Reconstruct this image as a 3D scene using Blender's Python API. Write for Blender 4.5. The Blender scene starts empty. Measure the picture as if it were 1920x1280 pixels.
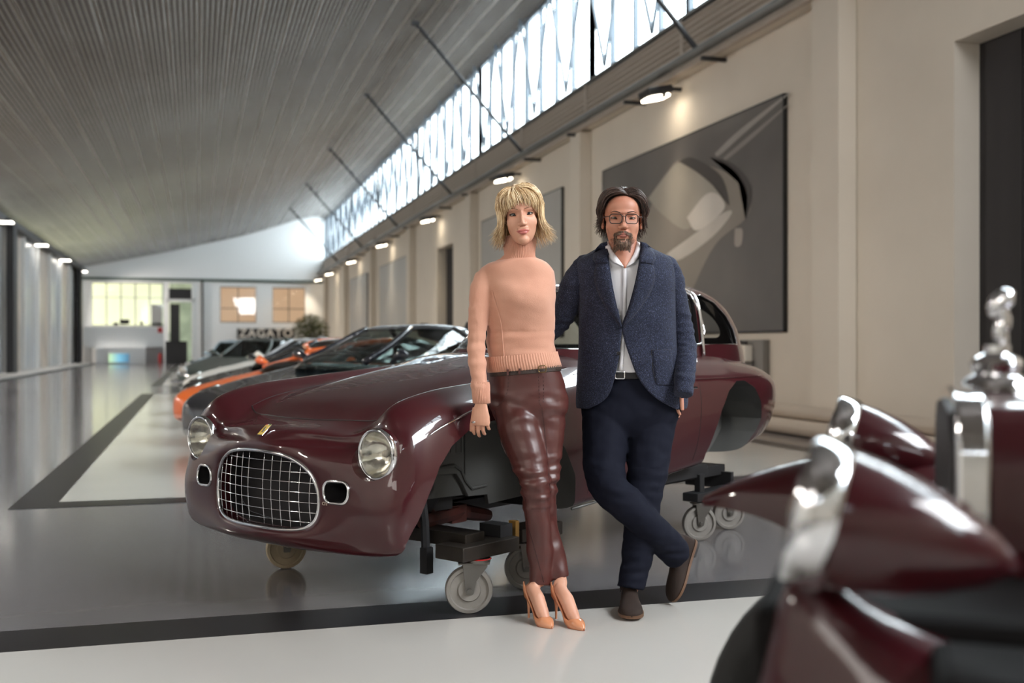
import bpy, bmesh, math, random
import numpy as np
from mathutils import Vector, Matrix, noise
random.seed(7)
PI = math.pi
S = bpy.context.scene
COL = S.collection
R = math.radians

# ------------------------------------------------------------------ camera, sky, lamps, exposure
CAM_H = 1.12
YAW = math.atan(589 / 2000.0)
SA, CA = math.sin(YAW), math.cos(YAW)
def W(u, d, z=0.0):                      # measured right / ahead of the photographer -> hall coordinates
    return Vector((u * CA + d * SA, -u * SA + d * CA, z))
cam_data = bpy.data.cameras.new('camera'); cam = bpy.data.objects.new('camera', cam_data); COL.objects.link(cam)
cam.location = (0, 0, CAM_H); cam.rotation_euler = (PI / 2, 0, -YAW)
cam_data.sensor_width = 36; cam_data.lens = 37.5; cam_data.shift_y = 7 / 1920.0
cam_data.clip_start = 0.05; cam_data.clip_end = 400
cam_data.dof.use_dof = True; cam_data.dof.focus_distance = 4.4; cam_data.dof.aperture_fstop = 2.0
S.camera = cam
S.view_settings.view_transform = 'Standard'; S.view_settings.look = 'None'
S.view_settings.gamma = 1.0; S.view_settings.exposure = 0.58; S.view_settings.use_curve_mapping = False
S.cycles.max_bounces = 7; S.cycles.diffuse_bounces = 4; S.cycles.glossy_bounces = 4
S.cycles.transparent_max_bounces = 12; S.cycles.sample_clamp_indirect = 6.0
S.cycles.caustics_reflective = False; S.cycles.caustics_refractive = False
wd = bpy.data.worlds.new('sky'); S.world = wd; wd.use_nodes = True
bg = wd.node_tree.nodes['Background']; bg.inputs[0].default_value = (0.86, 0.94, 1.0, 1); bg.inputs[1].default_value = 8.5
def area(name, loc, target, sx, sy, power, col):
    l = bpy.data.lights.new(name, 'AREA'); l.shape = 'RECTANGLE'; l.size = sx; l.size_y = sy; l.energy = power; l.color = col
    o = bpy.data.objects.new(name, l); COL.objects.link(o); o.location = loc
    o.rotation_euler = (Vector(target) - Vector(loc)).to_track_quat('-Z', 'Y').to_euler(); return o
area('front_window', (-5.6, -3.5, 5.2), (0.4, 4.5, 1.0), 5.0, 2.6, 130, (1.0, 0.94, 0.88))
area('side_daylight', (6.9, -1.0, 6.2), (1.0, 4.6, 1.0), 6.0, 2.4, 820, (0.95, 0.97, 1.0))
area('window_daylight', (11.5, 15, 11.5), (-1, 9, 0), 30, 5.0, 4200, (0.93, 0.97, 1.0))

# ------------------------------------------------------------------ helpers
def lin(c):
    return tuple(((x / 255) / 12.92 if x / 255 <= 0.04045 else ((x / 255 + 0.055) / 1.055) ** 2.4) for x in c)
MATS = {}
def mat(name, rgb, rough=0.5, metal=0.0, coat=0.0, bump=None, var=None, emit=None, spec=0.5, sheen=0.0, coat_rough=0.03, aniso=0.0, alpha=None):
    """rgb 0..255; bump=(scale,strength,dist) noise; var=(scale, rgb2, amount)"""
    m = bpy.data.materials.new(name); m.use_nodes = True; nt = m.node_tree; b = nt.nodes['Principled BSDF']
    c = (*lin(rgb), 1); b.inputs['Base Color'].default_value = c
    b.inputs['Roughness'].default_value = rough; b.inputs['Metallic'].default_value = metal
    b.inputs['Coat Weight'].default_value = coat; b.inputs['Coat Roughness'].default_value = coat_rough
    b.inputs['Specular IOR Level'].default_value = spec; b.inputs['Sheen Weight'].default_value = sheen
    b.inputs['Anisotropic'].default_value = aniso
    tc = nt.nodes.new('ShaderNodeTexCoord')
    if var:
        n = nt.nodes.new('ShaderNodeTexNoise'); n.inputs['Scale'].default_value = var[0]; n.inputs['Detail'].default_value = 4
        nt.links.new(tc.outputs['Object'], n.inputs['Vector'])
        r = nt.nodes.new('ShaderNodeValToRGB'); r.color_ramp.elements[0].position = 0.5 - var[2] / 2; r.color_ramp.elements[1].position = 0.5 + var[2] / 2
        r.color_ramp.elements[0].color = c; r.color_ramp.elements[1].color = (*lin(var[1]), 1)
        nt.links.new(n.outputs['Fac'], r.inputs[0]); nt.links.new(r.outputs[0], b.inputs['Base Color'])
    if bump:
        n = nt.nodes.new('ShaderNodeTexNoise'); n.inputs['Scale'].default_value = bump[0]; n.inputs['Detail'].default_value = 3
        nt.links.new(tc.outputs['Object'], n.inputs['Vector'])
        bp = nt.nodes.new('ShaderNodeBump'); bp.inputs['Strength'].default_value = bump[1]; bp.inputs['Distance'].default_value = bump[2]
        nt.links.new(n.outputs['Fac'], bp.inputs['Height']); nt.links.new(bp.outputs[0], b.inputs['Normal'])
    if emit:
        b.inputs['Emission Color'].default_value = (*lin(emit[0]), 1); b.inputs['Emission Strength'].default_value = emit[1]
    MATS[name] = m; return m
def glass_mat(name, tint=(0.9, 0.95, 0.95), gloss=0.12, rough=0.02):
    m = bpy.data.materials.new(name); m.use_nodes = True; nt = m.node_tree
    for n in list(nt.nodes): nt.nodes.remove(n)
    o = nt.nodes.new('ShaderNodeOutputMaterial'); t = nt.nodes.new('ShaderNodeBsdfTransparent'); g = nt.nodes.new('ShaderNodeBsdfGlossy')
    t.inputs[0].default_value = (*tint, 1); g.inputs['Roughness'].default_value = rough
    lw = nt.nodes.new('ShaderNodeLayerWeight'); f = nt.nodes.new('ShaderNodeMath'); f.operation = 'POWER'; f.inputs[1].default_value = 5.0
    nt.links.new(lw.outputs['Facing'], f.inputs[0])
    a = nt.nodes.new('ShaderNodeMath'); a.operation = 'ADD'; a.inputs[1].default_value = gloss; a.use_clamp = True
    nt.links.new(f.outputs[0], a.inputs[0])
    x = nt.nodes.new('ShaderNodeMixShader'); nt.links.new(a.outputs[0], x.inputs[0]); nt.links.new(t.outputs[0], x.inputs[1]); nt.links.new(g.outputs[0], x.inputs[2])
    nt.links.new(x.outputs[0], o.inputs[0]); MATS[name] = m; return m

def tag(o, label=None, cat=None, group=None, kind=None):
    if label: o['label'] = label
    if cat: o['category'] = cat
    if group: o['group'] = group
    if kind: o['kind'] = kind
    return o
def empty(name, loc=(0, 0, 0), rz=0.0, label=None, cat=None, group=None, kind=None, parent=None):
    o = bpy.data.objects.new(name, None); COL.objects.link(o); o.location = loc; o.rotation_euler = (0, 0, rz); o.empty_display_size = 0.1
    if parent: o.parent = parent
    return tag(o, label, cat, group, kind)
def obj(name, me, parent=None, loc=None, rot=None, **k):
    o = bpy.data.objects.new(name, me); COL.objects.link(o)
    if parent: o.parent = parent
    if loc is not None: o.location = loc
    if rot is not None: o.rotation_euler = rot
    return tag(o, k.get('label'), k.get('cat'), k.get('group'), k.get('kind'))
class MB:
    def __init__(s): s.v = []; s.f = []; s.m = []; s.mats = []; s.cur = 0
    def use(s, m):
        if m not in s.mats: s.mats.append(m)
        s.cur = s.mats.index(m); return s
    def add(s, v, f):
        o = len(s.v); s.v += [tuple(p) for p in v]; s.f += [tuple(i + o for i in q) for q in f]; s.m += [s.cur] * len(f); return s
    def box(s, x0, x1, y0, y1, z0, z1, M=None):
        v = [Vector(p) for p in ((x0, y0, z0), (x1, y0, z0), (x1, y1, z0), (x0, y1, z0), (x0, y0, z1), (x1, y0, z1), (x1, y1, z1), (x0, y1, z1))]
        if M is not None: v = [M @ p for p in v]
        return s.add(v, [(0, 3, 2, 1), (4, 5, 6, 7), (0, 1, 5, 4), (1, 2, 6, 5), (2, 3, 7, 6), (3, 0, 4, 7)])
    def bar(s, a, b, w, h=None):
        a = Vector(a); b = Vector(b); h = h or w; d = (b - a); L = d.length; M = Matrix.Translation(a) @ d.to_track_quat('X', 'Z').to_matrix().to_4x4()
        return s.box(0, L, -w / 2, w / 2, -h / 2, h / 2, M)
    def tube(s, pts, r, n=8, cap=True, closed=False, flat=None):
        pts = [Vector(p) for p in pts]; N = len(pts); rr = r if isinstance(r, (list, tuple)) else [r] * N
        up = Vector((0, 0, 1)); rings = []; prev = None
        for i, p in enumerate(pts):
            if closed: t = pts[(i + 1) % N] - pts[i - 1]
            else: t = pts[min(i + 1, N - 1)] - pts[max(i - 1, 0)]
            t.normalize()
            if prev is None:
                a = t.cross(up)
                if a.length < 1e-3: a = t.cross(Vector((0, 1, 0)))
            else: a = prev - t * prev.dot(t)
            a.normalize(); prev = a; b = t.cross(a)
            fb = flat if flat else 1.0
            rings.append([p + a * rr[i] * math.cos(2 * PI * k / n) + b * rr[i] * fb * math.sin(2 * PI * k / n) for k in range(n)])
        v = [q for g in rings for q in g]; f = []
        M = N if closed else N - 1
        for i in range(M):
            j = (i + 1) % N
            for k in range(n): f.append((i * n + k, i * n + (k + 1) % n, j * n + (k + 1) % n, j * n + k))
        if cap and not closed: f.append(tuple(range(n))[::-1]); f.append(tuple((N - 1) * n + k for k in range(n)))
        return s.add(v, f)
    def rings(s, rings, cap=True, closed=True):
        n = len(rings[0]); v = [q for g in rings for q in g]; f = []
        for i in range(len(rings) - 1):
            for k in range(n if closed else n - 1): f.append((i * n + k, i * n + (k + 1) % n, (i + 1) * n + (k + 1) % n, (i + 1) * n + k))
        if cap: f.append(tuple(range(n))[::-1]); f.append(tuple((len(rings) - 1) * n + k for k in range(n)))
        return s.add(v, f)
    def lathe(s, prof, n=32, M=None, cap=False):      # prof: (r, z) about z
        rg = [[Vector((r * math.cos(2 * PI * k / n), r * math.sin(2 * PI * k / n), z)) for k in range(n)] for r, z in prof]
        if M is not None: rg = [[M @ p for p in g] for g in rg]
        return s.rings(rg, cap)
    def prism(s, poly, y0, y1, M=None):               # poly in xz, extruded in y
        a = [Vector((x, y0, z)) for x, z in poly]; b = [Vector((x, y1, z)) for x, z in poly]
        if M is not None: a = [M @ p for p in a]; b = [M @ p for p in b]
        return s.rings([a, b])
    def mesh(s, smooth=False, ang=None, fix=False):
        me = bpy.data.meshes.new('m'); me.from_pydata(s.v, [], s.f)
        for m in s.mats: me.materials.append(m)
        if s.mats: me.polygons.foreach_set('material_index', s.m)
        if fix:
            bm = bmesh.new(); bm.from_mesh(me); bmesh.ops.remove_doubles(bm, verts=bm.verts, dist=1e-5); bmesh.ops.recalc_face_normals(bm, faces=bm.faces); bm.to_mesh(me); bm.free()
        if smooth:
            me.polygons.foreach_set('use_smooth', [True] * len(me.polygons))
            if ang: me.set_sharp_from_angle(angle=R(ang))
        me.update(); return me
def part(name, mb, parent=None, smooth=False, ang=None, fix=True, bevel=0, **k):
    me = mb.mesh(smooth, ang, fix); me.name = name
    o = obj(name, me, parent, k.pop('loc', None), k.pop('rot', None), **k)
    if bevel:
        b = o.modifiers.new('bevel', 'BEVEL'); b.width = bevel; b.segments = 2; b.limit_method = 'ANGLE'; b.angle_limit = R(40)
    return o
def bake(o, smooth=True, ang=None):
    dg = bpy.context.evaluated_depsgraph_get(); me = bpy.data.meshes.new_from_object(o.evaluated_get(dg)); o.modifiers.clear(); o.data = me
    if smooth:
        me.polygons.foreach_set('use_smooth', [True] * len(me.polygons))
        if ang: me.set_sharp_from_angle(angle=R(ang))
    return o
def dup(root, loc=None, rz=None, label=None, group=None, matmap=None):
    def cp(o, par):
        c = o.copy(); COL.objects.link(c)
        if par: c.parent = par
        if matmap and o.data:
            c.data = o.data.copy()
            for i, m in enumerate(c.data.materials):
                if m and m.name in matmap: c.data.materials[i] = matmap[m.name]
        for ch in [x for x in bpy.data.objects if x.parent == o and x != c]: cp(ch, c)
        return c
    r = cp(root, None)
    if loc is not None: r.location = loc
    if rz is not None: r.rotation_euler = (0, 0, rz)
    if label: r['label'] = label
    if group: r['group'] = group
    return r
def grid_faces(nu, nv, closed_v=False, off=0):
    f = []
    for i in range(nu - 1):
        for j in range(nv if closed_v else nv - 1):
            k = (j + 1) % nv; f.append((off + i * nv + j, off + i * nv + k, off + (i + 1) * nv + k, off + (i + 1) * nv + j))
    return f
def catmull(P, sub):
    """P array (n, ...) -> interpolated along axis 0"""
    P = np.asarray(P, float); n = len(P); out = []
    for i in range(n - 1):
        p0 = P[i - 1] if i > 0 else 2 * P[0] - P[1]; p1 = P[i]; p2 = P[i + 1]; p3 = P[i + 2] if i + 2 < n else 2 * P[-1] - P[-2]
        for k in range(sub):
            t = k / sub; out.append(0.5 * (2 * p1 + (p2 - p0) * t + (2 * p0 - 5 * p1 + 4 * p2 - p3) * t * t + (3 * p1 - p0 - 3 * p2 + p3) * t ** 3))
    out.append(P[-1]); return np.array(out)
def rrect(w, h, r, n=5):                  # rounded rectangle outline (x, z)
    pts = []
    for cx, cz, a0 in ((w / 2 - r, h / 2 - r, 0), (-w / 2 + r, h / 2 - r, 90), (-w / 2 + r, -h / 2 + r, 180), (w / 2 - r, -h / 2 + r, 270)):
        for k in range(n + 1): a = R(a0 + 90 * k / n); pts.append((cx + r * math.cos(a), cz + r * math.sin(a)))
    return pts
# ------------------------------------------------------------------ materials
M_white = mat('painted_plaster', (226, 216, 202), 0.75, bump=(3, 0.15, 0.01), var=(0.6, (212, 202, 188), 0.6))
M_endwhite = mat('white_paint', (236, 236, 236), 0.6, bump=(4, 0.1, 0.01))
M_alu = mat('corrugated_aluminium', (124, 116, 110), 0.22, 0.65, bump=(1.2, 0.12, 0.05), var=(0.35, (158, 154, 150), 0.7))
M_lap_glint = mat('lap_highlight', (206, 200, 192), 0.3, 0.5)  # brighter colour paints a narrow highlight along each sheet overlap
M_alu2 = mat('corrugated_band', (190, 178, 166), 0.5, 0.3)
M_steel = mat('grey_steel', (120, 120, 118), 0.5, 0.6)
M_dsteel = mat('dark_steel', (52, 52, 54), 0.5, 0.5)
M_black = mat('matt_black', (34, 32, 33), 0.6)
M_floor = mat('grey_epoxy', (114, 111, 112), 0.13, 0, spec=0.6, bump=(60, 0.01, 0.001), var=(0.5, (104, 101, 102), 0.6))
M_fwhite = mat('white_epoxy', (192, 188, 182), 0.16, 0, spec=0.5, var=(0.7, (184, 180, 174), 0.6))
M_fblack = mat('black_epoxy', (30, 28, 31), 0.3, 0, spec=0.3)
M_glass = glass_mat('window_glass', (0.95, 0.98, 0.98), 0.03)
M_lamp = mat('lamp_glow', (255, 244, 225), 0.4, emit=((255, 240, 215), 9.0))
M_lamp2 = mat('lamp_glow_cool', (255, 250, 240), 0.4, emit=((255, 248, 235), 8.0))
M_panel = mat('grey_wall_panel', (158, 164, 174), 0.3, bump=(5, 0.1, 0.01), var=(0.7, (168, 160, 152), 0.5))
M_panel2 = mat('warm_wall_panel', (212, 190, 170), 0.35, bump=(5, 0.1, 0.01), var=(0.8, (150, 140, 134), 0.5))
M_frame = mat('white_frame', (225, 224, 222), 0.45)
M_curb = mat('pale_curb', (200, 196, 192), 0.3)

# ------------------------------------------------------------------ the hall
XR, XL, Y0, Y1 = 7.84, -6.9, -9.0, 70.0
mb = MB().use(M_floor); mb.box(XL - 0.4, XR + 0.6, Y0, Y1 + 0.3, -0.2, 0.0)
floor = part('floor', mb, kind='structure')
def slab(name, x0, x1, y0, y1, m, h):
    part(name, MB().use(m).box(x0, x1, y0, y1, -0.001, h), floor)
BX0, BX1 = -1.243, 6.4
slab('white_bay', BX0, BX1, -8.9, 4.25, M_fwhite, 0.002)
slab('black_strip', BX0, BX1, 4.25, 4.56, M_fblack, 0.003)
for y0, y1 in ((7.935, 26.0), (30.5, 47.5), (52, 66)):
    slab('white_bay', -0.952, BX1 - 0.3, y0 + 0.275, y1 - 0.28, M_fwhite, 0.002)
    slab('black_strip', BX0, -0.952, y0, y1, M_fblack, 0.003)
    slab('black_strip', -0.952, BX1, y0, y0 + 0.275, M_fblack, 0.003)
    slab('black_strip', -0.952, BX1, y1 - 0.28, y1, M_fblack, 0.003)
    slab('black_strip', BX1 - 0.3, BX1, y0 + 0.275, y1 - 0.28, M_fblack, 0.003)
# ceiling: aluminium sheets with ridges along the hall
cx = [(-7.6, 5.75), (-6.8, 5.93), (-4.0, 6.48), (-1.4, 7.05), (2.14, 7.93), (3.6, 8.36), (4.9, 8.80), (6.0, 9.20), (6.9, 9.46), (7.5, 9.52), (8.1, 9.38)]
prof = catmull(cx, 40)
seg = np.r_[0, np.cumsum(np.hypot(np.diff(prof[:, 0]), np.diff(prof[:, 1])))]
def ceil_at(s): return np.interp(s, seg, prof[:, 0]), np.interp(s, seg, prof[:, 1])
mb = MB().use(M_dsteel)
top = [(x, z + 0.12) for x, z in prof[::10]]; top2 = [(x, z + 0.3) for x, z in prof[::10]]
mb.rings([[Vector((x, Y0, z)) for x, z in top + top2[::-1]], [Vector((x, Y1 + .3, z)) for x, z in top + top2[::-1]]])
ceiling = part('ceiling', mb, kind='structure')
pitch, per = 0.1, 6
n_sheet = int(seg[-1] / (pitch * per)) + 1
ysec = np.linspace(Y0, Y1, 24)
rs = random.Random(3)
for i in range(n_sheet):
    s0 = i * pitch * per; pts = []
    for k in range(per * 6 + 1):
        s = s0 + k * pitch / 6; x, z = ceil_at(s); h = 0.034 * math.cos(2 * PI * (k / 6.0)) + (-0.012 if k in (0, 1, per * 6) else 0)
        pts.append((x, z + h))
    v = []
    for y in ysec:
        wv = 0.012 * math.sin(y * 1.3 + i * 0.35) + 0.014 * math.sin(y * 0.52 + i * 0.21 + 1) + rs.uniform(-.002, .002)
        v += [(x, y, z + wv) for x, z in pts]
    b = MB().use(M_alu); b.add(v, grid_faces(len(ysec), len(pts))); b.mats.append(M_lap_glint); b.m = [1 if j_ < 2 else 0 for i_ in range(len(ysec) - 1) for j_ in range(len(pts) - 1)]
    part('corrugated_sheet', b, ceiling, smooth=True, fix=False)
# right wall with two door openings
mb = MB().use(M_white)
D1, D2, DH = (6.0, 9.71), (33.3, 35.7), 4.4
for a, b, z0, z1 in ((Y0, D1[0], 0, 5.62), (D1[0], D1[1], DH, 5.62), (D1[1], D2[0], 0, 5.62), (D2[0], D2[1], DH, 5.62), (D2[1], Y1 + .3, 0, 5.62)):
    mb.box(XR, XR + 0.45, a, b, z0, z1)
wall_right = part('wall_right', mb, kind='structure')
for yc in (2.5, 11.8, 21.1, 30.4, 39.7, 49.0, 58.3, 67.6):
    part('pilaster', MB().use(M_white).box(XR - 0.25, XR + .001, yc - 0.3, yc + 0.3, 0, 5.55), wall_right)
M_door = mat('dark_sliding_door', (42, 39, 40), 0.7, bump=(8, 0.1, 0.01))
for i, (a, b) in enumerate((D1, D2)):
    d = part('door_%d' % (i + 1), MB().use(M_door).box(XR + 0.33, XR + 0.4, a, b, 0, DH), kind='structure')
    for k in range(1, 6):
        y = a + (b - a) * k / 6; part('door_rib', MB().use(M_door).box(XR + 0.31, XR + 0.335, y - .02, y + .02, 0.02, DH - .02), d)
# corrugated band, gutter rail, clerestory
zb0, zb1, zt = 5.66, 6.6, 9.36
N = 9
zz = np.linspace(zb0, zb1, N * 8 + 1)
v = []
for y in (Y0, Y1):
    v += [(XR + 0.03 + 0.028 * math.cos(2 * PI * N * (z - zb0) / (zb1 - zb0)), y, z) for z in zz]
band = part('trim_1', MB().use(M_alu2).add(v, grid_faces(2, len(zz))), smooth=True, fix=False, kind='structure')
for yc in np.arange(7.2, 70, 4.65):
    part('band_joint', MB().use(M_alu2).box(XR - 0.012, XR + 0.02, yc - .03, yc + .03, zb0, zb1), band)
part('sill_plate', MB().use(M_steel).box(XR - 0.02, XR + .3, Y0, Y1, zb1, zb1 + .06), band)
part('back_board', MB().use(M_white).box(XR + 0.08, XR + .3, Y0, Y1, 5.6, zb1), band)
rail = part('trim_2', MB().use(M_steel).tube([(XR - 0.34, Y0, 5.72), (XR - 0.34, Y1, 5.72)], 0.07, 12), smooth=True, kind='structure')
part('flat_rail', MB().use(M_alu2).box(XR - 0.3, XR - .22, Y0, Y1, 5.56, 5.62), rail)
part('soffit', MB().use(M_white).box(XR - 0.22, XR + .02, Y0, Y1, 5.60, 5.66), rail)
for yc in np.arange(2.5, 70, 3.1):
    b = MB().use(M_dsteel); b.box(XR - 0.42, XR + .0, yc - .03, yc + .03, 5.50, 5.56); part('rail_bracket', b, rail)
# clerestory windows: eight bays
edges = [Y0, 2.5, 11.8, 21.1, 30.4, 39.7, 49.0, 58.3, 70.0]
wn = 0
M_mul = mat('window_mullion', (84, 92, 100), 0.5, 0.3)
def win_bay(y0, y1):
    global wn
    wn += 1
    w = part('window_%d' % wn, MB().use(M_mul).box(XR + .1, XR + .2, y0, y1, zb1 + .06, zb1 + .14).box(XR + .1, XR + .2, y0, y1, zt - .12, zt - .04), kind='structure')
    n = max(1, round((y1 - y0) / 1.16)); st = (y1 - y0) / n
    for k in range(n + 1):
        y = y0 + k * st; big = (k % 4 == 0)
        ww = .14 if big else .07
        part('mullion', MB().use(M_mul).box(XR + .09, XR + .19, y - ww / 2, y + ww / 2, zb1 + .06, zt), w)
        if k < n: part('pane', MB().use(M_glass).box(XR + .145, XR + .152, y + ww / 2, y + st - ww / 2, zb1 + .14, zt - .12), w)
    for k in range(n):                      # lattice truss in front of the glass
        ya, yb = y0 + k * st, y0 + (k + 1) * st
        z0, z1 = zb1 + .1, zt - .05
        p = (ya, z0, yb, z1) if k % 2 else (ya, z1, yb, z0)
        part('truss_diagonal', MB().use(M_mul).bar((XR - .04, p[0], p[1]), (XR - .04, p[2], p[3]), .055, .055), w)
for a, b in zip(edges[:-1], edges[1:]): win_bay(a, b)
# thin wires and hooks outside the near clerestory: a fence of the yard roof
# tie rods
t_r = None
for i, y in enumerate((6.0, 15.3, 24.7, 32.2, 41.5, 50.8, 60.1)):
    r_ = part('tie_rod', MB().use(M_dsteel).tube([(XR - .3, y, 5.78), (4.9, y, 8.70)], 0.045, 8).box(4.82, 4.98, y - .08, y + .08, 8.64, 8.72), smooth=True, ang=40,
         label=('grey diagonal strut from rail to metal ceiling, ' + ['nearest the big door', 'above the big wall picture', 'crossing the windows above the woman', 'next one left of the woman', 'third beyond the woman', 'fourth beyond the woman', 'by the end wall'][i]), cat='strut', group='diagonal struts under the roof')
# left wall: zig-zag of tall panels with white edges and dark columns
wall_left = part('wall_left', MB().use(M_white).box(XL - .4, XL - .25, Y0, Y1 + .3, 0, 6.0), kind='structure')
part('lintel', MB().use(M_dsteel).box(XL - .3, XL + .35, Y0, Y1, 5.55, 5.75), wall_left)
part('plinth', MB().use(M_curb).box(XL - .25, XL + 1.0, 2, Y1, 0, 0.09), wall_left)
part('plinth_edge', MB().use(M_black).box(XL + 1.0, XL + 1.03, 2, Y1, 0, 0.05), wall_left)
def lpanel(y0, y1, m):
    o = part('wall_panel', MB().use(m).box(XL - .1, XL - .06, y0, y1, 0.09, 5.55), wall_left)
    part('panel_edge', MB().use(M_frame).box(XL - .1, XL + .12, y0 - .05, y0 + .07, 0.09, 5.55), o)
    for k in range(12):
        z = 0.3 + k * 0.42; part('panel_rib', MB().use(m).box(XL - .062, XL - .05, y0 + .1, y1 - .05, z, z + .03), o)
yy = 3.0; k = 0
while yy < 68:
    lpanel(yy, min(yy + 4.05, 69.6), M_panel if k % 2 else M_panel2); yy += 4.05; k += 1
for y in (5.9, 24.5, 43.6, 67.3):
    part('dark_column', MB().use(M_black).box(XL + .1, XL + .35, y - .45, y + .45, 0.09, 5.6), wall_left)
# end wall
def xe(px): return (px - 371) * 64.42 / (2000 - .271 * (px - 371))
def ze(y): return CAM_H - (y - 647) / 2000.0 * 67.0
e = MB().use(M_endwhite)
YE = Y1
opens = [(xe(172), xe(307), ze(612), ze(531)), (xe(313), xe(363), 0, ze(531)), (xe(413), xe(480), ze(604), ze(536)), (xe(511), xe(572), ze(604), ze(536))]
xs = XL - .3
zbm = 5.2
for x0, x1, z0, z1 in opens:
    e.box(xs, x0, YE, YE + .25, 0, zbm)
    if z0 > 0: e.box(x0, x1, YE, YE + .25, 0, z0)
    e.box(x0, x1, YE, YE + .25, z1, zbm); xs = x1
e.box(xs, XR + .1, YE, YE + .25, 0, zbm)
gp = [(x, z + .1) for x, z in prof[::10]]
e.prism([(XL - .7, zbm)] + [p for p in gp] + [(8.1, zbm)], YE, YE + .2)
wall_end = part('wall_back', e, kind='structure')
part('green_beam', MB().use(mat('green_beam', (66, 84, 76), .5)).box(XL - .3, XR, YE - .12, YE, zbm - .06, zbm + .1), wall_end)
M_cream = mat('lit_cream_room', (236, 233, 212), .7, emit=((250, 247, 222), .36))
M_warm = mat('warm_office_room', (190, 172, 156), .7, emit=((224, 192, 160), .3))
M_green = mat('garden_light', (176, 184, 160), .7, emit=((205, 212, 190), .25), var=(1.2, (120, 130, 104), .3))
def room(x0, x1, z0, z1, m, dep=2.5):
    b = MB().use(m); b.box(x0 - .3, x1 + .3, YE + dep, YE + dep + .1, z0 - .3, z1 + .3).box(x0 - .3, x0 - .25, YE + .25, YE + dep, z0 - .3, z1 + .3).box(x1 + .25, x1 + .3, YE + .25, YE + dep, z0 - .3, z1 + .3).box(x0 - .3, x1 + .3, YE + .25, YE + dep, z1 + .2, z1 + .3).box(x0 - .3, x1 + .3, YE + .25, YE + dep, z0 - .35, z0 - .3)
    return part('room_behind', b, wall_end)
for i, (m, nm) in enumerate(((M_cream, 0), (M_green, 1), (M_warm, 2), (M_warm, 3))):
    x0, x1, z0, z1 = opens[nm]; room(x0, x1, z0, z1, m, (2.5, 3.2, 3.0, 3.4)[i])
    if nm == 1: continue
    wn += 1
    w = part('window_%d' % wn, MB().use(M_dsteel).box(x0, x1, YE + .05, YE + .15, z1 - .05, z1).box(x0, x1, YE + .05, YE + .15, z0, z0 + .05), kind='structure')
    nn = 5 if nm == 0 else 2
    for k in range(nn + 1):
        x = x0 + (x1 - x0) * k / nn; part('mullion', MB().use(M_dsteel).box(x - .025, x + .025, YE + .06, YE + .14, z0, z1), w)
        if k < nn: part('pane', MB().use(M_glass).box(x + .025, x0 + (x1 - x0) * (k + 1) / nn - .025, YE + .095, YE + .105, z0 + .05, z1 - .05), w)
    if nm == 0:
        part('transom', MB().use(M_dsteel).box(x0, x1, YE + .08, YE + .12, z1 - .95, z1 - .92), w)
    else: part('shelf', MB().use(M_dsteel).box(x0, x1, YE + .6, YE + .9, z0 + .9, z0 + .94), w)
# door in the end wall
x0, x1, _, z1 = opens[1]
d = part('door_3', MB().use(M_frame).box(x0, x0 + .12, YE - .05, YE + .1, 0, z1).box(x1 - .12, x1, YE - .05, YE + .1, 0, z1).box(x0, x1, YE - .05, YE + .1, ze(566), ze(561)), kind='structure')
part('transom_panel', MB().use(M_black).box(x0 + .12, x1 - .12, YE, YE + .05, ze(561), ze(541)), d)
part('dark_leaf', MB().use(M_black).box(xe(319), xe(337), YE, YE + .05, 0.02, ze(570)), d)
part('pane', MB().use(M_glass).box(xe(338), x1 - .12, YE, YE + .01, 0.05, ze(566)), d)
part('trim_3', MB().use(M_dsteel).box(xe(378.5), xe(381.5), YE - .12, YE, 0, zbm), kind='structure')
# reception counter
rc = empty('reception_counter', (0, 0, 0), label='white reception counter and desk before the cream lit window at the far end', cat='counter')
M_cw = mat('counter_white', (228, 228, 228), .35)
part('upper_panel', MB().use(M_cw).box(XL + .36, xe(309), 68.2, 68.45, ze(651), ze(613)), rc, bevel=.02)
part('front_box', MB().use(M_cw).box(xe(186), xe(275), 67.6, 68.2, 0, ze(651)), rc, bevel=.02)
part('side_panel', MB().use(M_cw).box(XL + .4, xe(178), 68.45, 68.9, 0, ze(651)), rc)
part('rear_panel', MB().use(M_panel).box(xe(275), xe(309), 68.4, 68.5, 0, ze(651)), rc)
M_scr = mat('screen', (120, 170, 190), .3)
nt = M_scr.node_tree; b_ = nt.nodes['Principled BSDF']; tc = nt.nodes.new('ShaderNodeTexCoord'); sp = nt.nodes.new('ShaderNodeSeparateXYZ'); rp = nt.nodes.new('ShaderNodeValToRGB')
nt.links.new(tc.outputs['Generated'], sp.inputs[0]); nt.links.new(sp.outputs[0], rp.inputs[0]); rp.color_ramp.elements[0].color = (*lin((190, 215, 150)), 1); rp.color_ramp.elements[1].color = (*lin((40, 70, 105)), 1)
e1 = rp.color_ramp.elements.new(.5); e1.color = (*lin((105, 165, 190)), 1)
nt.links.new(rp.outputs[0], b_.inputs['Emission Color']); b_.inputs['Emission Strength'].default_value = .8
mo = empty('screen_monitor', (0, 0, 0), label='small screen glowing green to blue on the reception desk front', cat='screen')
part('bezel', MB().use(M_cw).box(xe(208), xe(249), 67.52, 67.58, 0.06, ze(660)), mo)
part('display', MB().use(M_scr).box(xe(210), xe(247), 67.5, 67.53, 0.1, ze(662)), mo)
M_red = mat('safety_red', (190, 40, 38), .4)
fe = empty('fire_extinguisher', (xe(302), 68.1, 0), label='red fire extinguisher standing right of the reception desk', cat='fire extinguisher')
part('cylinder', MB().use(M_red).lathe([(.001, .02), (.09, .02), (.09, .55), (.03, .64), (.001, .64)], 16), fe, smooth=True, ang=50)
part('valve', MB().use(M_black).box(-.03, .1, -.02, .02, .64, .7), fe)
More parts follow.
